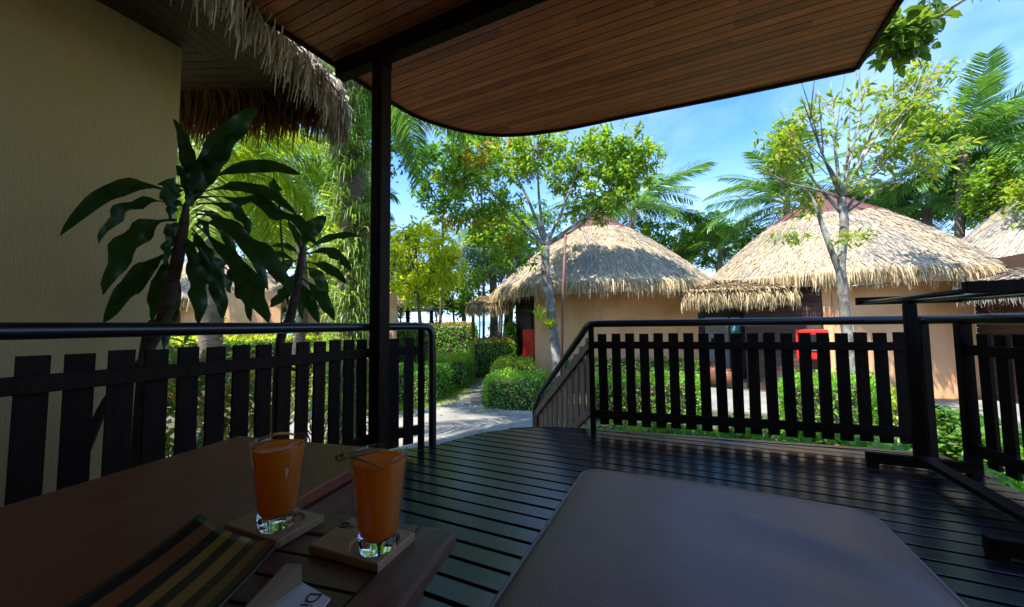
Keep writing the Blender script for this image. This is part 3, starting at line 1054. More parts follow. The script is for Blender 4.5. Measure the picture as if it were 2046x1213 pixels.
field(E0, E2, 'soffit_board')
field(E2, E3, 'soffit_board')
b = MB().prism(ccw([tuple(E0), tuple(E2), tuple(E3), tuple(apex)]), Z4 + 0.018, Z4 + 0.10)
b.build('roof_slab', SOFB, n_roof)
b = MB()
for a, c in ((E0, E2), (E2, E3)):
    b.beam((*a, Z4 + 0.0), (*c, Z4 + 0.0), 0.03, 0.12)
b.build('fascia', DK, n_roof)
AP = np.array([-4.6, -0.4, 5.4])
b = MB()
ring = [np.array([*E0, Z4 + 0.1]), np.array([*E2, Z4 + 0.1]), np.array([*E3, Z4 + 0.1]), np.array([-6.5, 0.0, Z4 + 0.1]), np.array([-5.5, -3.0, Z4 + 0.1]), np.array([-2.4, -2.6, Z4 + 0.1])]
b.v = ring + [AP]
b.f = [[i, (i + 1) % 6, 6] for i in range(6)]
b.build('thatch', THATCHG, n_roof)


def fringe(pa, pb, out, n, seed, Lr=(0.3, 0.5), w=(0.010, 0.018), up=0.10, reach=(0.05, 0.20), rise=0.0):
    """hanging straw along an eave from pa to pb"""
    r = np.random.default_rng(seed)
    t = r.uniform(0, 1, n)[:, None]
    base = pa + (pb - pa) * t + np.array([0, 0, 1.0]) * r.uniform(-0.03, up, (n, 1)) - out * r.uniform(0.0, 0.14, (n, 1))
    L = r.uniform(*Lr, n)[:, None] * (1 + 0.25 * np.sin(t * 37) * np.sin(t * 91 + 1))
    re = r.uniform(*reach, n)[:, None]
    alongd = (pb - pa) / np.linalg.norm(pb - pa)
    sw = r.normal(0, 0.06, (n, 1))
    m = 5
    P = []
    for j in range(m):
        s = j / (m - 1)
        P.append(base + out * (re * (1 - (1 - s) ** 2) + 0.14 * s * (1 - s)) + np.array([0, 0, -1.0]) * L * (s ** 1.35) * 0.96 + alongd * sw * s + r.normal(0, 0.006, (n, 3)) * s)
    P = np.stack(P, 1)
    Wd = r.uniform(*w, n)[:, None] * np.array([0.8, 1.0, 1.0, 0.8, 0.3])[None, :]
    ang = r.uniform(0, PI, n)[:, None]
    side = unit(alongd[None, :] * np.cos(ang) + out[None, :] * np.sin(ang))
    return strips(P, Wd, side)


def merge(parts):
    V, F, k = [], [], 0
    for v, f in parts:
        V.append(v); F.append(f + k); k += len(v)
    return np.concatenate(V), np.concatenate(F)


o12 = np.array([*(np.array([E2[1] - E0[1], -(E2[0] - E0[0])])), 0.0]); o12 /= np.linalg.norm(o12)
o23 = np.array([*(np.array([E3[1] - E2[1], -(E3[0] - E2[0])])), 0.0]); o23 /= np.linalg.norm(o23)
if np.dot(o12[:2], E2 - apex) < 0: o12 = -o12
if np.dot(o23[:2], E2 - apex) < 0: o23 = -o23
P0 = np.array([*E0, Z4 + 0.03]); P2_ = np.array([*E2, Z4 + 0.03]); P3 = np.array([*E3, Z4 + 0.03])
fr = [fringe(P0 + o12 * .02, P2_ + o12 * .02, o12, 1700, 3, Lr=(0.14, 0.42), w=(0.011, 0.023), reach=(0.05, 0.22), up=0.12),
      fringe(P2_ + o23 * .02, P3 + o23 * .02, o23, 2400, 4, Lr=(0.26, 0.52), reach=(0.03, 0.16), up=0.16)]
oc = unit((o12 + o23)[None])[0]
fr.append(fringe(P2_ - np.array([.06, .02, 0]), P2_ + np.array([.05, -.05, 0]), oc, 420, 5, w=(0.011, 0.022), Lr=(0.3, 0.58), reach=(0.1, 0.22), up=0.12))
V, F = merge([fr[0], fr[2]])
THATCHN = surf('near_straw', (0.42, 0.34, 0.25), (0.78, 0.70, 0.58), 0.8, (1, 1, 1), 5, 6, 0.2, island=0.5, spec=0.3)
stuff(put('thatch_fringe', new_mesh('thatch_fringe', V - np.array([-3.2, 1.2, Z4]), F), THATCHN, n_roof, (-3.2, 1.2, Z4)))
STRAWB = leafmat('shade_brown_straw', [(0.07, 0.035, 0.015), (0.14, 0.07, 0.028), (0.24, 0.13, 0.05), (0.10, 0.05, 0.02)], 0.4, rough=0.8, tgain=1.6, spec=0.15, ty=(1.2, 0.9, 0.5))  # backlit shade of the far eave put into a darker straw colour
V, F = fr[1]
stuff(put('shade_toned_straw', new_mesh('shade_toned_straw', V - np.array([-3.2, 1.2, Z4]), F), STRAWB, n_roof, (-3.2, 1.2, Z4)))

# ------------------------------------------------------------------ FURNITURE
# brown vinyl ottoman
ot = thing('ottoman', 'brown vinyl ottoman cushion with pale piping in the middle of the deck', 'ottoman', (0.05, 0.8, 0))


def cushion():
    x0, x1, y0, y1, zt, zb = -0.352, 0.462, 0.10, 1.405, 0.412, 0.27
    cx, cy, hx, hy = (x0 + x1) / 2, (y0 + y1) / 2, (x1 - x0) / 2, (y1 - y0) / 2
    n = 48
    V = []; ring = []
    rc = 0.055
    nu, nv = 44, 60
    idx = {}
    # top grid mapped from a square to a rounded rectangle
    for i in range(nu + 1):
        for j in range(nv + 1):
            u = -1 + 2 * i / nu; v = -1 + 2 * j / nv
            px_, py_ = u * hx, v * hy
            ax_, ay_ = max(0, abs(px_) - (hx - rc)), max(0, abs(py_) - (hy - rc))
            if ax_ > 0 and ay_ > 0:
                m_ = max(ax_, ay_); l_ = math.hypot(ax_, ay_); k = m_ / l_
                px_ = math.copysign(hx - rc + ax_ * k, px_); py_ = math.copysign(hy - rc + ay_ * k, py_)
            bow = 0.022 * (1 - u * u) * v if v > 0 else 0
            e = min(1 - abs(u), (1 - abs(v)) * hy / hx)
            dome = 0.030 * (1 - math.exp(-e * 9)) + 0.012 * (1 - u * u) * (1 - v * v)
            X, Y = cx + px_, cy + py_ + bow
            wr = 0.010 * noise.noise(Vector((X * 3.1, Y * 2.3, 4.0))) + 0.004 * noise.noise(Vector((X * 9, Y * 5 + X * 4, 1)))
            # two soft creases towards the far right corner
            c1_ = math.exp(-(((Y - 1.16) + 0.38 * (X - 0.12)) / 0.045) ** 2) * math.exp(-((X - 0.22) / 0.22) ** 2)
            c2_ = math.exp(-(((Y - 1.02) + 0.30 * (X - 0.12)) / 0.06) ** 2) * math.exp(-((X - 0.22) / 0.25) ** 2)
            z = zt + dome + wr * min(1, e * 5) + (0.006 * c1_ - 0.006 * c2_) * min(1, e * 6)
            idx[i, j] = len(V); V.append((X, Y, z - 0.005))
    F = [[idx[i, j], idx[i + 1, j], idx[i + 1, j + 1], idx[i, j + 1]] for i in range(nu) for j in range(nv)]
    border = [idx[i, 0] for i in range(nu)] + [idx[nu, j] for j in range(nv)] + [idx[i, nv] for i in range(nu, 0, -1)] + [idx[0, j] for j in range(nv, 0, -1)]
    prev = border
    for dz, gr in ((-0.03, 0.012), (-0.075, 0.016), (-0.12, 0.010), (zb - zt, 0.0)):
        cur = []
        for q in border:
            X, Y, z = V[q]
            d = np.array([X - cx, (Y - cy) * hx / hy]); d /= np.linalg.norm(d)
            cur.append(len(V)); V.append((X + d[0] * gr, Y + d[1] * gr, zt + dz))
        m_ = len(border)
        F += [[prev[(k + 1) % m_], prev[k], cur[k], cur[(k + 1) % m_]] for k in range(m_)]
        prev = cur
    F.append(prev[::-1])
    bl = [V[q] for q in border]
    return V, F, bl


V, F, bl = cushion()
F = [f[::-1] if len(f) == 4 and False else f for f in F]
put('cushion', new_mesh('cushion', np.array(V) - np.array([0.05, 0.8, 0]), F, True), VINYL, ot, (0.05, 0.8, 0))
bl = np.array(bl)
cxy = bl[:, :2].mean(0)
out_ = unit(bl[:, :2] - cxy)
pp = bl.copy(); pp[:, :2] += out_ * 0.006; pp[:, 2] -= 0.004
b = MB().tube(np.concatenate([pp, pp[:1]]), 0.0058, 7, False)
o = b.build('piping', PIPE, ot, True)
sm_ = bl.copy(); sm_[:, :2] -= out_ * 0.012; sm_[:, 2] += 0.0035
MB().tube(np.concatenate([sm_, sm_[:1]]), 0.0014, 5, False).build('stitching', PIPE, ot, True)
b = MB().box((0.055, 0.75, 0.235), (0.74, 1.22, 0.06)); b.build('frame', TSLAT, ot)
for x in (-0.26, 0.37):
    for y in (0.2, 1.3):
        MB().box((x, y, 0.105), (0.06, 0.06, 0.205)).build('leg', TSLAT, ot)

# tables in their own turned frame
TH = R(9.6)
ex = np.array([math.cos(TH), math.sin(TH), 0]); ey = np.array([-math.sin(TH), math.cos(TH), 0]); ez = np.array([0, 0, 1.0])
K = G(910, 1060, 0.592)
AX = (ex, ey, ez)


def T(x, y, z):
    return K + ex * x + ey * y + ez * (z - K[2])


lt = thing('low_table', 'low reddish brown table with smooth wide top beside the left railing', 'table', tuple(T(-0.64, 0.0, 0)))
MB().box(T(-0.645, 0.0, 0.583), (0.56, 0.68, 0.028), AX).build('table_top', TABLE, lt, bevel=0.004)
MB().box(T(-0.66, 0.0, 0.545), (0.48, 0.62, 0.046), AX).build('apron', TEDGE, lt)
MB().box(T(-0.374, -0.02, 0.40), (0.016, 0.70, 0.322), AX).build('side_panel', TEDGE, lt)
MB().box(T(-0.645, -0.772, 0.583), (0.56, 0.86, 0.028), AX).build('table_top', TABLE, lt, bevel=0.004)
for x in (-0.88, -0.42):
    for y in (0.27, -1.1):
        MB().box(T(x, y, 0.265), (0.05, 0.05, 0.53), AX).build('leg', TEDGE, lt)

stb = thing('slatted_table', 'slatted brown wooden table holding the two glasses of juice', 'table', tuple(T(-0.18, -0.3, 0)))
ztop = 0.592
sl = MB().box((0, 0, 0), (0.290, 0.046, 0.018), AX)
sl_me = new_mesh('slat', sl.v, sl.f)
for i in range(13):
    y = -0.072 - 0.052 * i - 0.023
    o = put('slat', sl_me, TSLAT, stb, T(-0.2155, y, ztop - 0.011))
MB().box(T(-0.032, -0.375, ztop - 0.012), (0.072, 0.75, 0.026), AX).build('edge_board', TEDGE, stb, bevel=0.006)
MB().box(T(-0.2155, -0.034, ztop - 0.012), (0.290, 0.068, 0.024), AX).build('end_board', TSLAT, stb, bevel=0.004)
MB().box(T(-0.054, -0.375, ztop - 0.062), (0.022, 0.68, 0.07), AX).build('apron', TEDGE, stb)
MB().box(T(-0.19, -0.058, ztop - 0.062), (0.25, 0.022, 0.07), AX).build('apron', TEDGE, stb)
for x in (-0.062, -0.31):
    for y in (-0.066, -0.68):
        MB().box(T(x, y, 0.262), (0.042, 0.042, 0.524), AX).build('leg', TEDGE, stb, bevel=0.003)

# coasters
ZC = 0.6055


def coaster(c, rot, label, mark, glass):
    t = thing('coaster', label, 'coaster', (c[0], c[1], ztop + 0.002), 'wooden coasters')
    n = 40
    hx_, hy_ = 0.069, 0.0445

    def sq(a, ins=0.0):
        dx, dy = math.cos(a), math.sin(a)
        k = min((hx_ - ins) / max(1e-6, abs(dx)), (hy_ - ins) / max(1e-6, abs(dy)))
        return dx * k, dy * k
    # square slab with a round recess cut in the top
    V, F = [], []
    ca, sa = math.cos(rot), math.sin(rot)

    def w(x, y, z):
        return np.array([c[0] + ca * x - sa * y, c[1] + sa * x + ca * y, z])
    gx, gy = glass[0] - c[0], glass[1] - c[1]
    offx, offy = ca * gx + sa * gy, -sa * gx + ca * gy
    offx = max(-0.026, min(0.026, offx)); offy = max(-0.003, min(0.003, offy))
    zt, zr, zb = ZC, ZC - 0.004, ztop + 0.001
    rec = 0.039
    an = sorted([2 * PI * k / 36 for k in range(36)] + [math.atan2(sy * hy_, sx_ * hx_) % (2 * PI) for sy in (1, -1) for sx_ in (1, -1)])
    n = len(an)
    for z, ins in ((zb, 0.0), (zt - 0.0015, 0.0), (zt, 0.0015)):
        for a in an:
            x_, y_ = sq(a, ins)
            V.append(w(x_, y_, z))
    for r_, z in ((rec, zt), (rec - 0.003, zr)):
        for a in an:
            V.append(w(offx + r_ * math.cos(a), offy + r_ * math.sin(a), z))
    for i in range(4):
        for k in range(n):
            k2 = (k + 1) % n
            F.append([i * n + k, i * n + k2, (i + 1) * n + k2, (i + 1) * n + k])
    F.append([4 * n + k for k in range(n)])
    F.append([k for k in reversed(range(n))])
    slab = put('slab', new_mesh('slab', np.array(V) - np.array([c[0], c[1], ztop + .002]), F), COAST, t, (c[0], c[1], ztop + .002))
    if mark:
        mk = MB()
        m0 = np.array(mark)
        mk.tube([m0 + np.array([0.0085 * math.cos(a), 0.0085 * math.sin(a), 0]) for a in np.linspace(0, 2 * PI, 25)], 0.0006, 4)
        mk.tube([m0 + np.array([0.0055 * math.cos(a) * (1 + .3 * math.sin(2 * a)), 0.0055 * math.sin(a), 0]) for a in np.linspace(0.5, 2 * PI - .6, 18)], 0.0006, 4)
        mk.tube([m0 + np.array([-0.004 + 0.008 * s, 0.003 * math.sin(s * 7), 0]) for s in np.linspace(0, 1, 8)], 0.0006, 4)
        for dx in (0.0, 0.007):
            mk.tube([m0 + ca * np.array([0.013 + dx, -0.006, 0]) * 1 + np.array([0, 0.0, 0]), m0 + np.array([0.013 + dx, 0.007, 0])], 0.0007, 4)
        mk.tube([m0 + np.array([0.013, 0.0005, 0]), m0 + np.array([0.020, 0.0005, 0])], 0.0007, 4)
        mk.build('burnt_emblem', BURN, slab)
    return t


# glass positions (survey at coaster height)
gl = G(554, 1046, ZC); gr = G(757, 1091, ZC)
cl_c = np.array([-0.680, 0.4400, ZC]); cr_c = np.array([-0.4870, 0.4610, ZC])
coaster(cl_c, R(2), 'pale square wooden coaster under the farther glass by the smooth table top', None, gl)
coaster(cr_c, R(3.5), 'square wooden coaster with burnt round emblem under the nearer glass', tuple(G(689, 1049, ZC + 0.0006)), gr)


def tumbler(c, label, garnish):
    t = thing('juice_glass', label, 'glass', (c[0], c[1], ZC - 0.004), 'glasses of juice')
    z0 = ZC - 0.0035
    Hh, rb, rt, th = 0.150, 0.0285, 0.0445, 0.0022
    thick = 0.022
    def ro(z): return rb + (rt - rb) * (z / Hh)
    def ri(z): return ro(z) - th
    base_p = [(0.0005, 0.002), (rb - 0.006, 0.0015), (rb - 0.002, 0.0), (rb, 0.003), (ro(thick * .5), thick * .5), (ro(thick + .002), thick + .002),
              (ri(thick) - 0.003, thick + 0.001), (ri(thick) - 0.010, thick), (0.0005, thick)]
    MB().lathe(base_p, (c[0], c[1], z0), 48).build('glass_base', GLASS, t, True, loc=(c[0], c[1], z0))
    wall_p = [(ro(z), z) for z in (thick + 0.0035, 0.05, 0.08, 0.11, Hh - 0.004)] + [(rt - 0.0004, Hh - 0.0006), (rt - 0.0012, Hh), (rt - 0.0022, Hh - 0.0008)] + [(ri(z), z) for z in (0.14, 0.11, 0.08, 0.05, thick + 0.0035)]
    MB().lathe(wall_p, (c[0], c[1], z0), 48).build('glass_wall', THIN, t, True, loc=(c[0], c[1], z0))
    jt = 0.138
    jp = [(0.0005, thick + 0.0006), (ri(thick) - 0.0105, thick + 0.0006), (ri(thick) - 0.0036, thick + 0.0016), (ri(thick + .008) - 0.0005, thick + 0.0082)]
    jp += [(ri(z) - 0.0005, z) for z in (0.05, 0.08, 0.11, jt - 0.002)] + [(ri(jt) - 0.0012, jt), (ri(jt) - 0.004, jt - 0.0006), (0.0005, jt - 0.0008)]
    b = MB().lathe(jp, (c[0], c[1], z0), 48)
    jo = b.build('juice', JUICE, t, True, loc=(c[0], c[1], z0))
    # froth bubbles round the rim of the juice
    b = MB()
    rg = np.random.default_rng(int(c[0] * 1000) % 97)
    for k in range(40):
        a = rg.uniform(0, 2 * PI); rr_ = ri(jt) - rg.uniform(0.002, 0.008); s = rg.uniform(0.0006, 0.0014)
        b.lathe([(s * math.sin(q), -s * math.cos(q)) for q in np.linspace(0.15, PI - .15, 4)], (c[0] + rr_ * math.cos(a), c[1] + rr_ * math.sin(a), z0 + jt), 6)
    stuff(b.build('froth', JUICE, jo, True))
    garnish(c, z0, Hh, t)
    return t


def garnish_peel(c, z0, Hh, t):
    a0 = G(516, 881, z0 + Hh + 0.004); a1 = G(590, 869, z0 + Hh + 0.004)
    P = []
    for s in np.linspace(0, 1, 12):
        P.append(a0 + (a1 - a0) * s + np.array([0, 0, 0.008 * math.sin(s * PI)]))
    P = np.array(P)
    d = unit((a1 - a0)[None])[0]; side = np.cross(d, (0, 0, 1.0))
    b = MB()
    for i, p in enumerate(P):
        w_ = 0.010 * math.sin(PI * (0.08 + 0.9 * i / 11)) + 0.0008
        for s, z in ((-1, -.001), (0, 0.002), (1, -.001), (0, -0.0022)):
            b.v.append(p + side * s * w_ + np.array([0, 0, z]))
    for i in range(11):
        for k in range(4):
            k2 = (k + 1) % 4
            b.f.append([i * 4 + k, i * 4 + k2, i * 4 + 4 + k2, i * 4 + 4 + k])
    b.f.append([3, 2, 1, 0]); b.f.append([44, 45, 46, 47])
    b.build('orange_peel', STRAW_O, t, True)


def garnish_stick(c, z0, Hh, t):
    a0 = G(672, 917, z0 + Hh + 0.003); a1 = G(750, 899, z0 + Hh + 0.004)
    d = unit((a1 - a0)[None])[0]; side = np.cross(d, (0, 0, 1.0))
    b = MB()
    for s in (-1, 1):
        b.tube([a0 + side * s * 0.0032, (a0 + a1) / 2 + side * s * 0.0036 + np.array([0, 0, .0006]), a1 + side * s * 0.003], 0.0036, 8)
    o = b.build('cinnamon_stick', STICK, t); smooth_angle(o, 50)
    # twig of spice tied to the end, and a cocktail pick into the juice
    b = MB().tube([G(686, 908, z0 + Hh + 0.007) + side * k for k in (0, 0.003, 0.0065)], 0.0042, 7)
    b.build('lime_slice', LF_GRN, t, True)
    p0 = G(700, 912, z0 + Hh + 0.0065); p1 = G(768, 936, z0 + 0.137)
    MB().tube([p0, p1], 0.0011, 6).build('cocktail_pick', STICK, t, True)


tumbler(gl, 'tall glass of orange juice with curled orange peel on its rim', garnish_peel)
tumbler(gr, 'tall glass of orange juice with cinnamon stick and pick on its rim', garnish_stick)

# striped curved tray and napkins
tr_ = thing('striped_tray', 'curved dark tray with yellow and rust stripes on the table', 'tray', tuple(G(350, 1150, 0.60)))
pa, pb = G(398, 1049, 0.628), G(586, 1083, 0.628)
lv = unit(((G(60, 1240, 0.62) - G(398, 1049, 0.62)))[None])[0]
wv = pb - pa
V, F, UV = [], [], []
nu, nv = 24, 26
for j in range(nv + 1):
    s = j / nv
    zz = 0.6065 + 0.026 * (1 - s * 1.5) ** 2 * (1 if s < 2 / 3 else 0) + (0.03 * ((s - .66) / .34) ** 2 if s > .66 else 0)
    for i in range(nu + 1):
        u = i / nu
        p = pa + wv * u + lv * (0.30 * s + 0.03 * u * (1 - s))
        z = zz + 0.012 * (2 * u - 1) ** 2 + 0.002
        V.append((p[0], p[1], z)); UV.append((u, s))
for j in range(nv):
    for i in range(nu):
        a = j * (nu + 1) + i
        F.append([a + nu + 1, a + nu + 2, a + 1, a])
me = new_mesh('tray_sheet', np.array(V) - WLOC[tr_], F, True)
uvl = me.uv_layers.new(name='UVMap')
for lp in me.loops:
    uvl.data[lp.index].uv = UV[lp.vertex_index]
o = put('tray_sheet', me, STRIPE, tr_, WLOC[tr_])
sm = o.modifiers.new('thick', 'SOLIDIFY'); sm.thickness = 0.005; sm.offset = -1

nap = thing('napkin', 'folded white napkin with dark printed letters beside the striped tray', 'napkin', tuple(G(580, 1190, 0.60)))
q = [G(604, 1166, 0.591), G(660, 1199, 0.591), G(610, 1262, 0.591), G(470, 1240, 0.591)]
b = MB(); b.v = [p for p in q] + [p + np.array([0, 0, 0.0022]) for p in q]
b.f = [[0, 1, 2, 3], [7, 6, 5, 4], [0, 4, 5, 1], [1, 5, 6, 2], [2, 6, 7, 3], [3, 7, 4, 0]]
b.build('lower_fold', PAPER, nap)
q = [G(572, 1128, 0.602), G(602, 1129, 0.606), G(604, 1168, 0.603), G(470, 1262, 0.597), G(480, 1225, 0.597)]
b = MB(); b.v = [p for p in q] + [p + np.array([0, 0, 0.0015]) for p in q]
b.f = [[4, 3, 2, 1, 0], [5, 6, 7, 8, 9]] + [[i, (i + 1) % 5, 5 + (i + 1) % 5, 5 + i] for i in range(5)]
b.build('upper_fold', PAPERB, nap)
cu = bpy.data.curves.new('letters', 'FONT'); cu.body = 'Di'; cu.size = 0.026; cu.extrude = 0.0002
tmp = bpy.data.objects.new('tmp_letters', cu); COL.objects.link(tmp)
bpy.context.view_layer.update()
dg = bpy.context.evaluated_depsgraph_get()
me = bpy.data.meshes.new_from_object(tmp.evaluated_get(dg))
bpy.data.objects.remove(tmp)
p0 = G(622, 1183, 0.5938)
me.materials.clear()
o = put('printed_letters', me, INK, nap, p0)
dx_ = G(596, 1212, 0.594) - p0
o.rotation_euler[2] = math.atan2(dx_[1], dx_[0])

# towel rack
tk = thing('towel_rack', 'dark wooden towel rack with rods standing by the right railing', 'towel rack', (1.3, 2.7, 0))
YF, YN = 3.255, 2.19
for y in (YF, YN):
    MB().box((1.335, y, 0.052), (0.53, 0.045, 0.065)).build('foot', DK, tk, bevel=0.003)
    for x in (1.10, 1.57):
        MB().box((x, y, 0.0095), (0.05, 0.043, 0.019)).build('foot_pad', DK, tk)
    MB().box((1.335, y, 1.085), (0.53, 0.032, 0.05)).build('cross_piece', DK, tk, bevel=0.003)
    MB().box((1.335, y, 0.572), (0.060, 0.036, 0.974)).build('upright', DK, tk, bevel=0.003)
for x in (1.10, 1.335, 1.57):
    MB().tube([(x, YN + 0.012, 1.073), (x, YF - 0.012, 1.073)], 0.011, 10).build('rod', DKM, tk, True)
MB().beam((1.335, YN + 0.023, 0.085), (1.335, YF - 0.023, 0.085), 0.075, 0.03).build('runner', DK, tk, bevel=0.003)

# ------------------------------------------------------------------ PLANTS BY THE TERRACE
def long_leaf(bp, mp_, tp_, wpx, d0, dt, seed, parent, wave=1.0, pet=0.16):
    r = np.random.default_rng(seed)
    A = W(*bp, d0); B = W(*mp_, d0 + dt * 0.5 + r.uniform(-.04, .04)); C = W(*tp_, d0 + dt)
    ctl = 2 * B - 0.5 * A - 0.5 * C
    n = 16
    t = np.linspace(0, 1, n)[:, None]
    P = (1 - t) ** 2 * A + 2 * t * (1 - t) * ctl + t ** 2 * C
    tan = unit(np.gradient(P, axis=0))
    view = unit(P - EYE)
    side = unit(np.cross(tan, view) + 0.25 * r.normal(size=3))
    nrm = np.cross(side, tan)
    wd = wpx * 0.74 * d0 / FPX
    prof = np.sin(PI * np.clip((t[:, 0] - 0.03) / 0.99, 0, 1) ** 0.85) ** 0.75
    prof = np.maximum(prof, 0.10) * (1 if True else 1)
    prof[-1] = 0.02
    prof = np.interp(np.clip((t[:, 0] - pet) / (1 - pet), 0, 1), t[:, 0], prof)
    prof[:(3 if pet > 0 else 1)] = 0.13 if pet > 0 else 0.3
    prof[-1] = 0.02
    ph = r.uniform(0, 6)
    V = []
    for i in range(n):
        w_ = wd * 0.5 * prof[i]
        wv1 = 0.42 * wd * wave * math.sin(i * 1.35 + ph) * prof[i]
        wv2 = 0.42 * wd * wave * math.sin(i * 1.2 + ph + 2.2) * prof[i]
        V += [P[i] - side[i] * w_ + nrm[i] * (0.12 * wd * prof[i] + wv1), P[i] - side[i] * w_ * .5 + nrm[i] * (0.03 * wd + wv1 * .4), P[i],
              P[i] + side[i] * w_ * .5 + nrm[i] * (0.03 * wd + wv2 * .4), P[i] + side[i] * w_ + nrm[i] * (0.12 * wd * prof[i] + wv2)]
    F = [[i * 5 + k, i * 5 + k + 1, i * 5 + 6 + k, i * 5 + 5 + k] for i in range(n - 1) for k in range(4)]
    own = A
    put('leaf', new_mesh('leaf', np.array(V) - own, F, True), DRAC, parent, own)


dr = thing('dracaena', 'tall dark dracaena leaning up behind the left railing with long arching leaves', 'plant', tuple(np.array([*P2(300, 1.95)[:2], GZ])))
D0 = 2.0
for i, (b_, m_, t_, w_, dt) in enumerate([
        ((352, 392), (240, 376), (119, 472), 40, -0.1), ((352, 408), (262, 412), (197, 487), 32, -0.2), ((354, 440), (268, 470), (206, 590), 52, -0.15), ((348, 497), (275, 556), (206, 646), 50, 0.0),
        ((376, 410), (440, 292), (516, 215), 60, 0.1), ((372, 400), (376, 300), (357, 240), 34, 0.2), ((398, 368), (505, 332), (600, 349), 36, 0.1), ((392, 388), (505, 376), (594, 431), 36, -0.1),
        ((386, 396), (530, 408), (637, 492), 46, -0.15), ((391, 408), (468, 420), (497, 474), 34, 0.2), ((391, 428), (478, 466), (536, 582), 42, 0.1), ((393, 438), (510, 492), (588, 594), 46, -0.1),
        ((389, 447), (478, 540), (537, 646), 54, -0.15), ((382, 455), (405, 500), (412, 570), 40, 0.15), ((369, 480), (392, 556), (397, 650), 42, -0.1), ((400, 490), (436, 535), (461, 586), 44, 0.2),
        ((369, 376), (346, 374), (333, 412), 42, -0.25), ((345, 505), (318, 560), (304, 644), 46, 0.2), ((352, 520), (345, 590), (326, 700), 40, -0.1), ((440, 530), (478, 570), (502, 644), 40, 0.3),
        ((374, 405), (370, 300), (346, 237), 34, 0.3), ((378, 412), (420, 335), (470, 262), 48, -0.15), ((388, 420), (440, 445), (470, 520), 36, 0.3), ((384, 465), (430, 560), (446, 640), 38, 0.15), ((372, 420), (350, 408), (338, 440), 26, -.1), ((376, 400), (396, 380), (424, 396), 24, -.1), ((368, 450), (345, 452), (338, 492), 26, -.15),
        ((378, 440), (398, 438), (420, 470), 24, -.15), ((364, 480), (342, 482), (330, 530), 26, -.1), ((374, 384), (366, 350), (352, 330), 24, -.1), ((380, 372), (398, 335), (424, 300), 30, 0.0), ((366, 470), (382, 500), (376, 560), 26, -.15)]):
    long_leaf(b_, m_, t_, w_, D0 + (0.1 if i % 3 == 0 else 0), dt, 100 + i, dr, pet=0.0 if i in (4, 5, 20, 21, 29, 30) else 0.16)
pts = [np.array([*P2(285, 1.95)[:2], GZ]), W(292, 720, 1.97), W(325, 640, 2.0), W(345, 560, 2.0), W(358, 500, 2.0), W(364, 465, 2.0), W(369, 435, 2.0), W(373, 405, 2.0)]
b = MB().tube(smooth_line(pts, 4), np.interp(np.linspace(0, 1, 29), [0, .5, .8, 1], [0.034, 0.029, 0.023, 0.012]), 9)
b.build('stem', DRACT, dr, True, loc=WLOC[dr])
b = MB().tube(smooth_line([W(345, 610, 2.0), W(285, 720, 1.95), W(215, 800, 1.9), W(170, 900, 1.9)], 4), 0.022, 7)
b.build('side_stem', DRACT, dr, True, loc=WLOC[dr])

d2 = thing('dracaena', 'smaller dark dracaena behind the railing beside the fern covered palm', 'plant', tuple(np.array([*P2(570, 2.9)[:2], GZ])))
D0b = 2.75
for i, (b_, m_, t_, w_, dt) in enumerate([
        ((603, 500), (624, 458), (652, 432), 40, 0.1), ((606, 505), (665, 474), (722, 472), 22, 0.1), ((607, 509), (662, 506), (702, 542), 30, -0.1), ((610, 524), (655, 535), (692, 566), 28, -0.1),
        ((606, 534), (634, 550), (655, 594), 32, 0.1), ((600, 560), (616, 596), (636, 645), 32, 0), ((603, 556), (640, 590), (668, 641), 34, -0.1), ((596, 528), (560, 508), (531, 516), 18, 0),
        ((600, 515), (575, 492), (541, 492), 20, 0.1), ((596, 556), (563, 588), (538, 614), 28, 0), ((600, 505), (592, 470), (575, 440), 24, 0.2), ((594, 540), (578, 570), (572, 600), 32, 0.1),
        ((560, 414), (550, 385), (545, 354), 32, 0.1), ((604, 545), (600, 590), (606, 640), 26, 0.1), ((596, 520), (570, 530), (552, 566), 26, -.1), ((604, 498), (612, 470), (616, 440), 26, -.1)]):
    long_leaf(b_, m_, t_, w_, D0b, dt, 200 + i, d2, 0.7)
pts = [np.array([*P2(560, 2.9)[:2], GZ]), W(556, 720, 2.85), W(575, 650, 2.8), W(590, 590, 2.76), W(600, 530, 2.75), W(604, 490, 2.75)]
MB().tube(smooth_line(pts, 4), np.interp(np.linspace(0, 1, 21), [0, .7, 1], [0.035, 0.03, 0.012]), 8).build('stem', DRACT, d2, True, loc=WLOC[d2])
MB().tube(smooth_line([W(556, 720, 2.85), W(600, 740, 2.9), W(545, 412, 2.75)][0:2] + [W(640, 700, 2.95)], 4), 0.014, 6).build('side_stem', DRACT, d2, True, loc=WLOC[d2])
MB().tube(smooth_line([W(580, 640, 2.79), W(566, 520, 2.78), W(558, 410, 2.75)], 4), 0.008, 6).build('side_stem', DRACT, d2, True, loc=WLOC[d2])


def blades(c, n, L, w, spread, seed, up=1.0):
    """a clump of grassy blades round c"""
    r = np.random.default_rng(seed)
    c = np.array(c, float)
    az = r.uniform(0, 2 * PI, n); ln = r.uniform(0.6, 1.0, n)[:, None] * L
    d = np.stack([np.cos(az), np.sin(az), np.zeros(n)], 1)
    lean = r.uniform(0.15, 0.95, n)[:, None]
    b0 = c + r.normal(size=(n, 3)) * np.array([spread, spread, 0.0])
    m = 5
    P = np.stack([b0 + d * ln * lean * s ** 1.3 + np.array([0, 0, 1.0]) * up * ln * (s - 0.62 * lean * s ** 2.4) for s in np.linspace(0, 1, m)], 1)
    Wd = r.uniform(0.6, 1.0, n)[:, None] * w * np.array([0.8, 1, 0.9, 0.6, 0.1])[None]
    side = np.stack([-np.sin(az), np.cos(az), np.zeros(n)], 1)
    return strips(P, Wd, side)


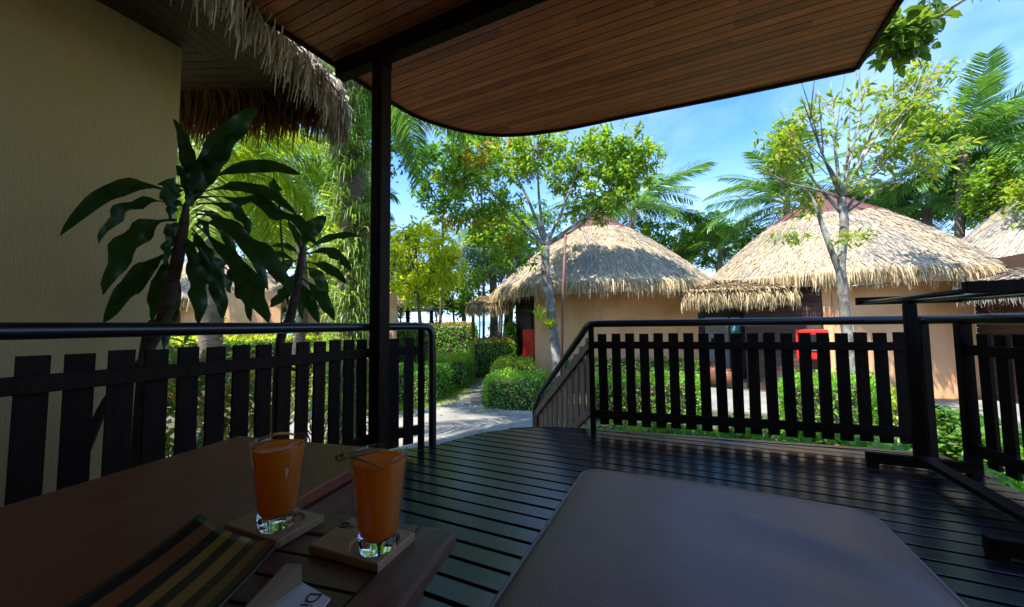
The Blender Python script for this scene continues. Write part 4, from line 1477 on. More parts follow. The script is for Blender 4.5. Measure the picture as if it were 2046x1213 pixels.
k = 0
for (px_, dep, L, n, mat, lab) in [
        (432, 2.9, 0.85, 90, LF_GRA, 'strappy grass clump under the tall dracaena behind the railing'),
        (520, 3.2, 0.9, 110, LF_GRA, 'dense strappy grass clump between the two dracaenas'),
        (600, 3.6, 0.8, 90, LF_GRA, 'strappy grass clump right of the small dracaena stem'),
        (668, 3.9, 0.7, 80, LF_FERN, 'pale fern clump at the foot of the fern covered palm'),
        (300, 2.4, 0.55, 50, LF_GRA, 'thin grass tuft at the foot of the plaster wall')]:
    c = P2(px_, dep, GZ)
    V, F = blades(c, n, L * 1.25, 0.022, 0.07, 300 + k)
    o = put('grass_clump', new_mesh('grass_clump', V - c, F), mat, None, c)
    tag(o, lab, 'grass clump', 'grass clumps behind the left railing'); k += 1


def shrub(name, label, c, rad, n, lf, Ln, Wd, seed, cat='shrub', group=None, kk=7, gap=-0.1, stems=7):
    c = np.array(c, float)
    base = np.array([c[0], c[1], GZ])
    t = thing(name, label, cat, tuple(base), group)
    cl = cluster_points(c, rad, n, seed, gap)
    cl[:, 2] = np.maximum(cl[:, 2], GZ + 0.05)
    V, F = crown_leaves(cl, kk, Ln, Wd, 0.06, seed + 1, 0.6)
    stuff(put('foliage', new_mesh('foliage', V - base, F), lf, t, base))
    b = MB(); r = np.random.default_rng(seed)
    for i in range(stems):
        e = cl[r.integers(len(cl))]
        b.tube(limb(base + np.array([r.normal() * .05, r.normal() * .05, 0]), e, 0.05, 5, r), [0.014, 0.012, 0.01, 0.008, 0.005], 5)
    b.build('stems', BARKD, t, True, loc=base)
    return t


g_ = 'crotons behind the left railing'
shrub('croton_shrub', 'orange and yellow croton between the railing slats below the tall dracaena', P2(360, 3.3, 0.0), (0.35, 0.35, 0.75), 80, LF_CRO, (0.10, 0.18), (0.03, 0.05), 401, group=g_)
shrub('croton_shrub', 'orange croton low behind the railing left of the small dracaena', P2(480, 3.9, -0.05), (0.45, 0.4, 0.7), 80, LF_CRO, (0.10, 0.18), (0.03, 0.05), 402, group=g_)
shrub('croton_shrub', 'reddish croton farther back beside the fern covered palm', P2(628, 5.2, 0.05), (0.4, 0.4, 0.6), 60, LF_CRO, (0.10, 0.18), (0.03, 0.05), 403, group=g_)


shrub('leafy_shrub', 'leafy green shrub outside the railing corner behind the towel rack', np.array([*P2(1875, 4.55)[:2], -0.48]), (0.42, 0.42, 0.34), 150, LF_GRN, (0.07, 0.13), (0.04, 0.07), 404)
shrub('leafy_shrub', 'low leafy shrub outside the right end railing', np.array([*P2(2010, 3.9)[:2], -0.5]), (0.45, 0.45, 0.32), 130, LF_GRN, (0.07, 0.13), (0.04, 0.07), 405)
# ------------------------------------------------------------------ HEDGES
def hedge(label, poly, z1, lf, seed, dens=620, Ls=(0.035, 0.065), top=None, z0=GZ, group='clipped hedges in the garden', jit=0.05, name='hedge', cat='hedge', topdens=1.0):
    jit *= 1.6; dens *= 1.45
    """clipped hedge over a ground polygon, leaf by leaf; top: other leaves on top"""
    r = np.random.default_rng(seed)
    poly = [np.array(p[:2], float) for p in ccw([tuple(q[:2]) for q in poly])]
    c = np.mean(poly, axis=0); base = np.array([c[0], c[1], z0])
    t = thing(name, label, cat, tuple(base), group)
    ins = [c + (p - c) * (1 - 0.10 / max(0.2, np.linalg.norm(p - c))) for p in poly]
    MB().prism([tuple(p) for p in ins], z0, z1 - 0.09).build('twig_core', TWIG, t, loc=base)
    B, N = [], []
    for i in range(len(poly)):
        a, b2 = poly[i], poly[(i + 1) % len(poly)]
        L = np.linalg.norm(b2 - a); n = int(L * (z1 - z0) * dens)
        d = (b2 - a) / L; nrm = np.array([d[1], -d[0], 0.0])
        s = r.uniform(0, 1, n); z = r.uniform(z0 + 0.02, z1, n)
        p = np.stack([a[0] + (b2 - a)[0] * s, a[1] + (b2 - a)[1] * s, z], 1)
        bulge = np.array([noise.noise(Vector(q * 2.2)) for q in p]) * 0.10
        # round the top shoulder
        sh = np.clip((z - (z1 - 0.14)) / 0.14, 0, 1) ** 2 * 0.10
        p += nrm * (bulge - sh + r.normal(0, jit * .6, n))[:, None]
        B.append(p); N.append(np.repeat(nrm[None], n, 0))
    lo, hi = np.min(poly, 0), np.max(poly, 0)
    area = (hi - lo).prod(); n = int(area * dens * 1.1 * topdens)
    q = r.uniform(lo, hi, (n, 2))
    inside = np.ones(n, bool)
    for i in range(len(poly)):
        a, b2 = poly[i], poly[(i + 1) % len(poly)]
        inside &= ((b2[0] - a[0]) * (q[:, 1] - a[1]) - (b2[1] - a[1]) * (q[:, 0] - a[0])) > 0
    q = q[inside]
    zt = z1 + np.array([noise.noise(Vector((u[0] * 2.0, u[1] * 2.0, seed))) for u in q]) * 0.06 + r.normal(0, jit * 0.6, len(q))
    TP = np.stack([q[:, 0], q[:, 1], zt], 1)

    def lv(P, Nn, sd):
        rr_ = np.random.default_rng(sd)
        m = len(P)
        d = unit(Nn * 0.7 + rdir(m, rr_) * 0.9 + np.array([0, 0, 0.25]))
        nn = unit(Nn + rdir(m, rr_) * 0.9 + np.array([0, 0, 0.4]))
        L = rr_.uniform(*Ls, m)
        return leaves(P, d, nn, L, L * rr_.uniform(0.5, 0.75, m), 0.15, 0.15)
    up = np.repeat(np.array([[0, 0, 1.0]]), len(TP), 0)
    side = lv(np.concatenate(B), np.concatenate(N), seed + 1)
    tops = lv(TP, up, seed + 2)
    if top is None:
        V, F = merge([side, tops])
        stuff(put('foliage', new_mesh('foliage', V - base, F), lf, t, base))
    else:
        stuff(put('foliage', new_mesh('foliage', side[0] - base, side[1]), lf, t, base))
        stuff(put('top_growth', new_mesh('top_growth', tops[0] - base, tops[1]), top, t, base))
    return t


def quad(pa, pb, d0, d1, pc=None, pd=None):
    return [P2(pa, d0), P2(pb, d0), P2(pd or pb, d1), P2(pc or pa, d1)]


hedge('tall clipped hedge with orange new growth along its top beyond the left railing', quad(740, 947, 14.2, 15.4, 750, 950), 0.98, LF_HED, 501, top=LF_HEO, Ls=(0.05, 0.09), dens=420)
hedge('orange topped hedge at the far end of the path before the sea view', quad(942, 1022, 12.4, 13.4, 950, 1026), 0.42, LF_HED, 502, top=LF_HEO, Ls=(0.05, 0.085), dens=450)
hedge('taller yellow topped hedge block against the dark plank wall of the middle hut', quad(1012, 1030, 13.0, 14.2), 0.95, LF_HED, 503, top=LF_HEY, Ls=(0.05, 0.085), dens=450)
hedge('low hedge with bright yellow top on the left of the path farther up', [P2(852, 10.4), P2(926, 10.4), P2(946, 12.3), P2(870, 12.6)], -0.02, LF_HED, 504, top=LF_HEY, dens=520, Ls=(0.04, 0.075))
hedge('low green hedge on the left of the path nearest the steps', [P2(785, 8.6), P2(858, 8.5), P2(902, 10.0), P2(800, 10.3)], -0.12, LF_HED, 505, top=LF_HED, dens=560, Ls=(0.04, 0.07))
hedge('low rounded hedge right of the path in front of the pale tree', [P2(966, 8.0), P2(1062, 7.85), P2(1100, 9.0), P2(985, 9.6)], -0.22, LF_HED, 506, dens=620)
hedge('bright yellow green hedge clump behind the rounded hedge right of the path', [P2(985, 9.7), P2(1065, 9.3), P2(1062, 10.8), P2(1000, 11.0)], -0.05, LF_HEY, 507, dens=520, Ls=(0.04, 0.075))
hedge('clipped green hedge behind the front railing below the middle hut', [P2(1176, 7.0), P2(1392, 6.95), P2(1392, 8.0), P2(1185, 8.1)], -0.16, LF_HED, 508, dens=640)
hedge('dark hedge strip along the foot of the middle hut wall', [P2(1120, 10.2), P2(1392, 10.1), P2(1390, 10.8), P2(1130, 10.9)], -0.15, LF_GRN, 509, dens=520, Ls=(0.04, 0.075))
hedge('clipped green hedge around the pale tree in front of the right hut', [P2(1548, 5.75), P2(1742, 5.6), P2(1735, 6.7), P2(1560, 7.0)], -0.03, LF_HED, 510, dens=640)
hedge('low lime green groundcover bush right of the hedge under the right hut wall', [P2(1738, 5.9), P2(1815, 5.8), P2(1800, 7.2), P2(1745, 7.2)], -0.36, LF_HEY, 511, dens=560)
hedge('mixed green hedge in front of the left huts behind the dracaenas', [P2(330, 9.6), P2(770, 12.2), P2(770, 13.2), P2(330, 10.6)], 0.62, LF_GRN, 512, dens=300, Ls=(0.06, 0.11), top=LF_YEL)

# leafy ground cover just outside the deck
r = np.random.default_rng(77)
n = 20000
s = r.uniform(-0.35, 4.6, n); w_ = r.uniform(0.10, 1.0, n) - 0.5 * np.clip(s - 2.5, 0, 3)
p = A_R[None] + dR[None] * s[:, None] + nR[None] * w_[:, None]
z = -0.36 + 0.30 * np.array([noise.noise(Vector((a * 1.8, b * 1.8, 0.3))) for a, b in p]) + r.normal(0, 0.09, n)
P = np.stack([p[:, 0], p[:, 1], z], 1)
V, F = leaves(P, unit(rdir(n, r) + np.array([0, 0, 0.3])), unit(rdir(n, r) * 0.6 + np.array([0, 0, 1.0])), r.uniform(0.05, 0.10, n), r.uniform(0.03, 0.06, n))
gcv = stuff(put('ground_cover', new_mesh('ground_cover', V, F), LF_HED))
V2, F2 = [], []
parts_ = []
for i in range(90):
    q = A_R + dR * r.uniform(-0.3, 2.9) + nR * r.uniform(0.12, 0.8)
    parts_.append(blades((q[0], q[1], GZ), 9, 0.55, 0.018, 0.03, 600 + i))
V, F = merge(parts_)
stuff(put('ground_cover', new_mesh('ground_cover', V, F), LF_GRN))
# dry leaves lying on the path and paving
n = 260
q = np.concatenate([np.stack([r.uniform(-6.5, -1.6, n // 2), r.uniform(4.2, 9.5, n // 2)], 1), np.stack([r.uniform(0.6, 5.5, n // 2), r.uniform(7.0, 9.6, n // 2)], 1)])
P = np.stack([q[:, 0], q[:, 1], np.full(len(q), GZ + 0.046)], 1)
dd_ = rdir(len(q), r); dd_[:, 2] *= 0.1
V, F = leaves(P, dd_, unit(rdir(len(q), r) * 0.3 + np.array([0, 0, 1.0])), r.uniform(0.05, 0.11, len(q)), r.uniform(0.025, 0.05, len(q)), 0.12, 0.0)
stuff(put('fallen_leaves', new_mesh('fallen_leaves', V, F), LF_CRO))
# short lawn beside the path
n = 16000
A_ = [(gp((795, 826))[0], gp((880, 798))[0], gp((950, 750))[0]), (gp((560, 806))[0], gp((800, 824))[0], gp((780, 800))[0])]
pts_ = []
for a, b2, c in A_:
    u = r.uniform(0, 1, (n // 2, 1)); v = r.uniform(0, 1, (n // 2, 1)); m_ = (u + v) > 1
    u = np.where(m_, 1 - u, u); v = np.where(m_, 1 - v, v)
    pts_.append(a + (b2 - a) * u + (c - a) * v)
pts_ = np.concatenate(pts_)
pts_[:, :2] += r.normal(0, 0.35, (n, 2)); pts_[:, 2] = GZ + 0.01
V, F = leaves(pts_, unit(rdir(n, r) * 0.6 + np.array([0, 0, 1.0])), rdir(n, r), r.uniform(0.05, 0.10, n), r.uniform(0.008, 0.014, n), 0.1, 0.2)
stuff(put('grass', new_mesh('grass', V, F), LF_HEY))


# ------------------------------------------------------------------ HUTS
def prof_at(prof, t):
    k = np.linspace(0, 1, len(prof))
    return np.interp(t, k, [q[0] for q in prof]), np.interp(t, k, [q[1] for q in prof])


def thatch_roof(parent, c, r0, z0, r1, z1, cap_r, cap_z, seed, mat=THATCH, cap=True, rows=20, dens=1.0, sag=0.035):
    """round thatch: courses of straw over a bell-shaped body, a ragged hanging eave, a maroon ridge cap"""
    c = np.array([c[0], c[1], 0.0])
    T_ = np.linspace(0, 1, 14)
    prof = []
    for t in T_:
        rr_ = r0 + (r1 - r0) * t
        zz = z0 + (z1 - z0) * (t + sag * math.sin(PI * t) * (1 if t < 1 else 0)) + 0.02
        prof.append((rr_, zz))
    body = [(r0 - 0.18, z0 - 0.30), (r0 - 0.03, z0 - 0.10)] + prof + [(0.02, z1)]
    own = np.array([c[0], c[1], z0])
    parent = MB().lathe(body, c, 72).build('roof', mat, parent, True, loc=own)
    rg = np.random.default_rng(seed)
    parts_ = []
    for row in range(rows):
        t = row / rows
        rr_, zz = prof_at(prof, min(1, t + 0.02))
        rr2, zz2 = prof_at(prof, min(1, t + 0.02 + 0.5 / rows))
        n = int(2 * PI * rr_ / 0.020 * dens)
        th = rg.uniform(0, 2 * PI, n)
        tt = np.clip(t + rg.uniform(-0.6, 0.8, n) / rows, 0, 1.0)
        ra, za = prof_at(prof, np.clip(tt + rg.uniform(0.6, 1.4, n) * 1.6 / rows, 0, 1))
        rb, zb = prof_at(prof, tt)
        th2 = th + rg.normal(0, 0.035, n) * (1.2 / np.maximum(0.6, rb)) * 1.6
        lift = rg.uniform(0.012, 0.05, n)
        a = np.stack([ra * np.cos(th), ra * np.sin(th), za + 0.008], 1)
        e = np.stack([(rb + lift * .5) * np.cos(th2), (rb + lift * .5) * np.sin(th2), zb + lift], 1)
        m_ = (a + e) / 2 + np.array([0, 0, 1.0]) * rg.uniform(0.0, 0.02, (n, 1))
        P = np.stack([a, m_, e], 1) + c
        Wd = rg.uniform(0.009, 0.024, n)[:, None] * np.array([1.0, 1.0, 0.45])[None]
        side = np.stack([-np.sin(th), np.cos(th), rg.normal(0, .35, n)], 1)
        parts_.append(strips(P, Wd, unit(side)))
    V, F = merge(parts_)
    stuff(put('thatch_straw', new_mesh('thatch_straw', V - own, F), mat, parent, own))
    # hanging eave
    n = int(2 * PI * r0 / 0.0060 * dens)
    th = rg.uniform(0, 2 * PI, n)
    lay = rg.uniform(0, 1, n)
    clump = 0.5 + 0.5 * np.sin(th * 61 + 2 * np.sin(th * 17))
    L = rg.uniform(0.24, 0.50, n) * (0.74 + 0.36 * clump)
    rb = r0 - 0.12 + 0.12 * lay; zb = z0 - 0.04 + 0.10 * lay
    out = rg.uniform(0.05, 0.20, n)
    th2 = th + rg.normal(0, 0.012, n)
    P = []
    for s_ in np.linspace(0, 1, 4):
        rr_ = rb + out * (1 - (1 - s_) ** 2); zz = zb - L * s_ ** 1.4
        a_ = th + (th2 - th) * s_
        P.append(np.stack([rr_ * np.cos(a_), rr_ * np.sin(a_), zz], 1))
    P = np.stack(P, 1) + c
    Wd = rg.uniform(0.009, 0.021, n)[:, None] * np.array([1, 1, .85, .3])[None]
    an = rg.uniform(0, PI, n)
    side = np.stack([-np.sin(th) * np.cos(an) + np.cos(th) * np.sin(an), np.cos(th) * np.cos(an) + np.sin(th) * np.sin(an), np.zeros(n)], 1)
    V, F = strips(P, Wd, side)
    stuff(put('eave_straw', new_mesh('eave_straw', V - own, F), mat if mat is THATCHG else THATCHF, parent, own))
    if cap:
        b = MB()
        k = 10
        for i in range(k):
            a0 = 2 * PI * i / k
            for j, (q, z) in enumerate(((cap_r, z1 - 0.03), (cap_r * 0.62, z1 + (cap_z - z1) * 0.36), (0.10, cap_z))):
                b.v.append(c + np.array([q * math.cos(a0), q * math.sin(a0), z + 0.012 * math.sin(i * 5 + j)]))
        for i in range(k):
            i2 = (i + 1) % k
            for j in range(2):
                b.f.append([i * 3 + j, i2 * 3 + j, i2 * 3 + j + 1, i * 3 + j + 1])
        b.f.append([i * 3 + 2 for i in range(k)])
        b.build('ridge_cap', MAROON, parent, loc=own)
        b = MB()
        for i in range(k):
            a0 = 2 * PI * i / k
            b.tube([c + np.array([q * math.cos(a0), q * math.sin(a0), z]) for q, z in ((cap_r, z1 - 0.01), (cap_r * 0.62, z1 + (cap_z - z1) * 0.36 + 0.02), (0.10, cap_z + 0.02))], 0.022, 5)
        b.build('cap_seam', MAROON, parent, loc=own)


def wall_block(parent, name, mat, pts, z0, z1, th=0.18):
    """wall along ground points, thickness away from the viewer"""
    for a, b2 in zip(pts[:-1], pts[1:]):
        a = np.array(a[:2]); b2 = np.array(b2[:2])
        d = (b2 - a) / np.linalg.norm(b2 - a); n = np.array([-d[1], d[0]])
        if np.dot(n, (a + b2) / 2) < 0:
            n = -n
        m_ = (a + b2) / 2
        b = MB().prism(ccw([tuple(a), tuple(b2), tuple(b2 + n * th), tuple(a + n * th)]), z0, z1)
        b.build(name, mat, parent, loc=np.array([m_[0], m_[1], z0]))


def planks(parent, a, b2, z0, z1, h, mat, th=0.03, name='plank'):
    a = np.array(a[:2]); b2 = np.array(b2[:2])
    d = (b2 - a) / np.linalg.norm(b2 - a); n = np.array([-d[1], d[0]])
    if np.dot(n, (a + b2) / 2) > 0:
        n = -n
    z = z0
    while z < z1 - 0.01:
        hh = min(h - 0.012, z1 - z)
        k = random.uniform(0, 0.006)
        p = [a + n * 0.002, b2 + n * 0.002, b2 + n * (th + k), a + n * (th + k)]
        MB().prism(ccw([tuple(q) for q in p]), z, z + hh).build(name, mat, parent, loc=np.array([*((a + b2) / 2), z]))
        z += h


def red_box(parent, c, d, w, h, label, depth=0.16, name='red_box'):
    """red equipment box on a wall: body, door edge, handle and printed plate"""
    d = np.array(d, float); n = np.array([d[1], -d[0]])
    if np.dot(n, c[:2]) > 0:
        n = -n
    t = thing(name, label, 'red box', tuple(c), 'red boxes on the hut walls')
    ax = ([*d, 0], [*n, 0], [0, 0, 1])
    MB().box(c, (w, depth, h), ax).build('body', REDBOX, t, bevel=0.008)
    f = np.array([*n, 0]) * (depth / 2 + 0.008)
    door = MB().box(np.array(c) + f, (w * 0.9, 0.014, h * 0.92), ax).build('door', REDBOX, t, bevel=0.004)
    MB().box(np.array(c) + f * 1.1 + np.array([*d, 0]) * w * 0.34, (0.03, 0.03, 0.10), ax).build('handle', BLACK, door)
    return t, ax, f


# middle hut --------------------------------------------------------
h1c = L2(3.15, 13.3)
hut1 = thing('thatched_hut', 'thatched peach walled hut in the middle with a dark plank end and maroon cap', 'hut', (h1c[0], h1c[1], GZ), 'thatched huts')
thatch_roof(hut1, h1c, 3.80, 2.10, 1.20, 4.22, 1.30, 5.05, 11)
vA = P2(1067, 12.5); vB = P2(1190, 11.25); vC = P2(1393, 11.3); vD = P2(1400, 12.8)
wall_block(hut1, 'wall_panel', PEACH, [vA, vB - np.array([0, 0, 0])], GZ - 0.05, 2.4)
wall_block(hut1, 'wall_panel', PEACH, [vB + (vC - vB) * 0.0, vC], GZ - 0.05, 2.4)
wall_block(hut1, 'wall_panel', PEACH, [vC + np.array([0.02, 0.2, 0]), vD], GZ - 0.05, 2.4)
pl0, pl1 = P2(1031, 13.4), P2(1062, 12.75)
wall_block(hut1, 'wall_panel', PLANKD, [pl0, pl1], GZ - 0.05, 2.4)
planks(hut1, pl0, pl1, GZ, 2.1, 0.135, PLANKD)
MB().box((*P2(1065, 12.58)[:2], 0.65), (0.13, 0.13, 3.0)).build('corner_post', DK, hut1)
MB().beam((*P2(1006, 13.3)[:2], 1.90), (*P2(1031, 13.2)[:2], 1.90), 0.12, 0.22).build('beam_end', GREY, hut1)
dpl = (pl1 - pl0)[:2]; dpl /= np.linalg.norm(dpl)
red_box(None, np.array([*P2(1055, 12.62)[:2], 0.35]), dpl, 0.42, 0.92, 'tall red box on the dark plank end of the middle hut')


def canopy(label, pts, z, depth, seed, group='small thatched porch canopies', mat=THATCHF, slope=0.3, n=900, posts=()):
    """lean-to strip of thatch along ground points: pts = front eave line"""
    a, b2 = np.array([*pts[0][:2], z]), np.array([*pts[1][:2], z])
    d = unit((b2 - a)[None])[0]; out = np.array([d[1], -d[0], 0])
    if np.dot(out[:2], a[:2]) > 0:
        out = -out
    m_ = (a + b2) / 2
    t = thing('thatch_canopy', label, 'canopy', (m_[0], m_[1], GZ), group)
    back = -out * depth + np.array([0, 0, slope * depth + 0.10])
    b = MB()
    top = [a + np.array([0, 0, .10]), b2 + np.array([0, 0, .10]), b2 + back, a + back]
    b.v = top + [p - np.array([0, 0, 0.10]) for p in top]
    b.f = [[3, 2, 1, 0], [4, 5, 6, 7], [0, 1, 5, 4], [1, 2, 6, 5], [2, 3, 7, 6], [3, 0, 4, 7]]
    b.build('thatch_body', mat, t, loc=m_)
    L = np.linalg.norm(b2 - a)
    ps = [fringe(a + np.array([0, 0, .08]), b2 + np.array([0, 0, .08]), out, int(n * L), seed, Lr=(0.25, 0.48), w=(0.012, 0.026), up=0.10, reach=(0.05, 0.2))]
    for k, (q, o_) in enumerate(((a, -d), (b2, d))):
        ps.append(fringe(q, q + back, o_, int(n * 0.5 * depth), seed + 1 + k, Lr=(0.22, 0.42), w=(0.012, 0.026), up=0.08, reach=(0.05, 0.15)))
    r_ = np.random.default_rng(seed + 9)
    nn = int(900 * L * depth)
    u = r_.uniform(0, 1, (nn, 1)); v = r_.uniform(0, 1, (nn, 1))
    s0 = a + np.array([0, 0, .11]) + (b2 - a) * u + (back - np.array([0, 0, .10])) * v
    e0 = s0 + out * r_.uniform(0.15, 0.3, (nn, 1)) - np.array([0, 0, 1.0]) * slope * 0.15 + d * r_.normal(0, 0.04, (nn, 1)) + np.array([0, 0, 1.0]) * r_.uniform(0.01, 0.05, (nn, 1))
    ps.append(strips(np.stack([s0, (s0 + e0) / 2 + np.array([0, 0, .012]), e0], 1), r_.uniform(0.015, 0.035, (nn, 1)) * np.array([[1, 1, .5]]), np.repeat(d[None], nn, 0)))
    # pad ribbons of 3 and 5 points together
    V, F = merge(ps)
    stuff(put('straw', new_mesh('straw', V - m_, F), mat, t, m_))
    for q in posts:
        MB().box((q[0], q[1], (GZ + z) / 2), (0.09, 0.09, z - GZ - 0.01)).build('post', DK, t)
    return t


canopy('small thatch canopy sticking out left of the middle hut above the path', [P2(936, 12.9), P2(1008, 12.5)], 1.62, 1.1, 21, posts=[P2(945, 13.8), P2(1012, 13.6)])
canopy('thatch canopy bridging the gap between the middle and right huts', [P2(1372, 9.7), P2(1588, 8.9)], 1.66, 1.3, 22)

# right hut ---------------------------------------------------------
h2c = L2(9.55, 11.1)
hut2 = thing('thatched_hut', 'large thatched hut with brown plank wall and maroon cap behind the sparse pale tree', 'hut', (h2c[0], h2c[1], GZ), 'thatched huts')
thatch_roof(hut2, h2c, 3.38, 2.10, 1.36, 3.95, 1.46, 4.9, 12)
q0, q1, q2, q3 = P2(1487, 10.2), P2(1642, 8.95), P2(1662, 8.82), P2(1946, 8.5)
wall_block(hut2, 'wall_panel', PLANK, [q0, q1], GZ - 0.05, 1.95)
planks(hut2, q0, q1, GZ, 1.93, 0.115, PLANK)
wall_block(hut2, 'wall_panel', PEACH, [q1 + np.array([0.01, -0.012, 0]), q2], GZ - 0.05, 1.98)
wall_block(hut2, 'wall_panel', PEACH, [q2 + np.array([0.02, 0.0, 0]), q3], GZ - 0.05, 2.4)
wall_block(hut2, 'wall_panel', PEACH, [q3 + np.array([0.0, 0.2, 0]), P2(1990, 10.5)], GZ - 0.05, 2.4)
dq = (q1 - q0)[:2]; dq /= np.linalg.norm(dq)
rb_c = np.array([*P2(1619, 8.96)[:2], 0.0])
rb, axr, f_ = red_box(None, rb_c + np.array([0, 0, 0.40]), dq, 0.60, 0.72, 'red box with glass front on the plank wall of the right hut', depth=0.2)
MB().box(rb_c + np.array([0, 0, 0.44]) + f_ * 1.12, (0.42, 0.012, 0.42), axr).build('window', BLUEG if False else BLACK, rb)
MB().box(rb_c + np.array([0, 0, 0.33]) + f_ * 1.2, (0.26, 0.010, 0.12), axr).build('label_plate', WHITE, rb)

# doorway in the gap
gap = thing('entry_porch', 'shaded entry with grey door and blue pane between the middle and right huts', 'porch', tuple(np.array([*P2(1440, 11.3)[:2], GZ])))
g0, g1 = P2(1392, 11.6), P2(1500, 11.0)
wall_block(gap, 'back_wall', PLANKD, [g0, g1], GZ, 2.3)
dg_ = unit((g1 - g0)[None])[0]
ng = np.array([dg_[1], -dg_[0], 0])
axg = (dg_, ng, ez)
cdoor = g0 + dg_ * 0.52 + ng * 0.05
MB().box((cdoor[0], cdoor[1], 0.15), (0.62, 0.05, 1.96), axg).build('door', GREY, gap, bevel=0.004)
MB().box((cdoor[0] + ng[0] * .035, cdoor[1] + ng[1] * .035, 0.42), (0.32, 0.02, 0.12), axg).build('vent_slot', DK, gap)
cb = g0 + dg_ * 1.02 + ng * 0.05
MB().box((cb[0], cb[1], 0.55), (0.24, 0.05, 1.15), axg).build('blue_pane', BLUEG, gap)
cs = g0 + dg_ * 0.95 + ng * 0.55
MB().box((cs[0], cs[1], GZ + 0.07), (1.9, 0.9, 0.14), axg).build('step', TERR, gap)
jar = MB().lathe([(0.005, 0), (0.14, 0.0), (0.2, 0.1), (0.25, 0.26), (0.23, 0.42), (0.16, 0.5), (0.13, 0.53), (0.17, 0.58), (0.15, 0.585), (0.11, 0.53), (0.10, 0.45)], (*(P2(1422, 10.3)[:2]), GZ + 0.142), 24)
tag(jar.build('clay_jar', POT, None, True, loc=np.array([*P2(1422, 10.3)[:2], GZ + 0.142])), 'brown clay jar on the step under the bridging thatch canopy', 'jar')
jp = P2(1446, 10.1)
jar2 = MB().lathe([(0.005, 0), (0.10, 0.0), (0.16, 0.1), (0.18, 0.22), (0.13, 0.34), (0.09, 0.37), (0.12, 0.41), (0.10, 0.415), (0.07, 0.36)], (*jp[:2], GZ + 0.142), 24)
tag(jar2.build('clay_jar', POT, None, True, loc=np.array([*jp[:2], GZ + 0.142])), 'small reddish clay jar right of the larger jar on the step', 'jar')

# hut at the right edge ---------------------------------------------
h3c = L2(15.4, 9.2)
hut3 = thing('thatched_hut', 'grey thatched hut cut off by the right edge of the view', 'hut', (h3c[0], h3c[1], GZ), 'thatched huts')
thatch_roof(hut3, h3c, 3.5, 2.2, 0.9, 4.95, 1.0, 5.6, 13, mat=THATCHG)
wall_block(hut3, 'wall_panel', PLANK, [P2(1952, 8.6), P2(2160, 6.6)], GZ - 0.05, 2.3)
planks(hut3, P2(1952, 8.6), P2(2160, 6.6), GZ, 2.0, 0.125, PLANK)
canopy('weathered thatch canopy in front of the hut at the right edge', [P2(1922, 7.9), P2(2140, 6.5)], 1.62, 1.3, 23, mat=THATCHG)

wo = np.array([*P2(1991, 8.05)[:2], 1.20])
on_ = unit(np.array([-wo[0], -wo[1], 0.0])[None])[0]
b = MB()
sd_ = np.cross(on_, ez)
for rr_, tt_ in ((0.11, 0.022), (0.055, 0.018)):
    b.tube([wo + on_ * 0.02 + sd_ * rr_ * math.cos(a) + ez * rr_ * math.sin(a) for a in np.linspace(0, 2 * PI, 21)], tt_, 6)
tag(b.build('wall_ornament', POT, None, True, loc=wo), 'round terracotta ornament on the plank wall of the hut at the right edge', 'ornament')

# left huts ----------------------------------------------------------
h4c = P2(440, 14.9)
hut4 = thing('thatched_hut', 'distant thatched hut behind the tall dracaena with a reddish door post', 'hut', (h4c[0], h4c[1], GZ), 'thatched huts')
thatch_roof(hut4, h4c, 3.3, 1.98, 0.8, 3.75, 0.85, 4.4, 14, rows=14, dens=0.6)
wall_block(hut4, 'wall_panel', PEACH, [P2(352, 12.8), P2(430, 12.1), P2(560, 12.6)], GZ, 2.2)
MB().box((*P2(344, 12.6)[:2], 0.5), (0.25, 0.25, 2.7)).build('door_post', MAROON, hut4)
h5c = P2(668, 15.6)
hut5 = thing('thatched_hut', 'distant thatched hut behind the fern covered palm and the roof post', 'hut', (h5c[0], h5c[1], GZ), 'thatched huts')
thatch_roof(hut5, h5c, 2.95, 1.98, 0.8, 3.35, 0.85, 3.9, 15, rows=14, dens=0.6)
wall_block(hut5, 'wall_panel', PEACH, [P2(590, 14.0), P2(665, 13.3), P2(792, 13.7)], GZ, 2.2)
sh = thing('flat_shelter', 'small flat roofed shelter beyond the left railing post', 'shelter', tuple(np.array([*P2(835, 15.0)[:2], GZ])))
a = P2(798, 15.0, 1.62); b2 = P2(872, 15.0, 1.62)
MB().beam(a, b2, 1.6, 0.10).build('roof', PLANKD, sh)
for px_ in (815, 862):
    for dd in (14.5, 15.5):
        q = P2(px_, dd)
        MB().box((q[0], q[1], 0.36), (0.10, 0.10, 2.4)).build('post', DK, sh)


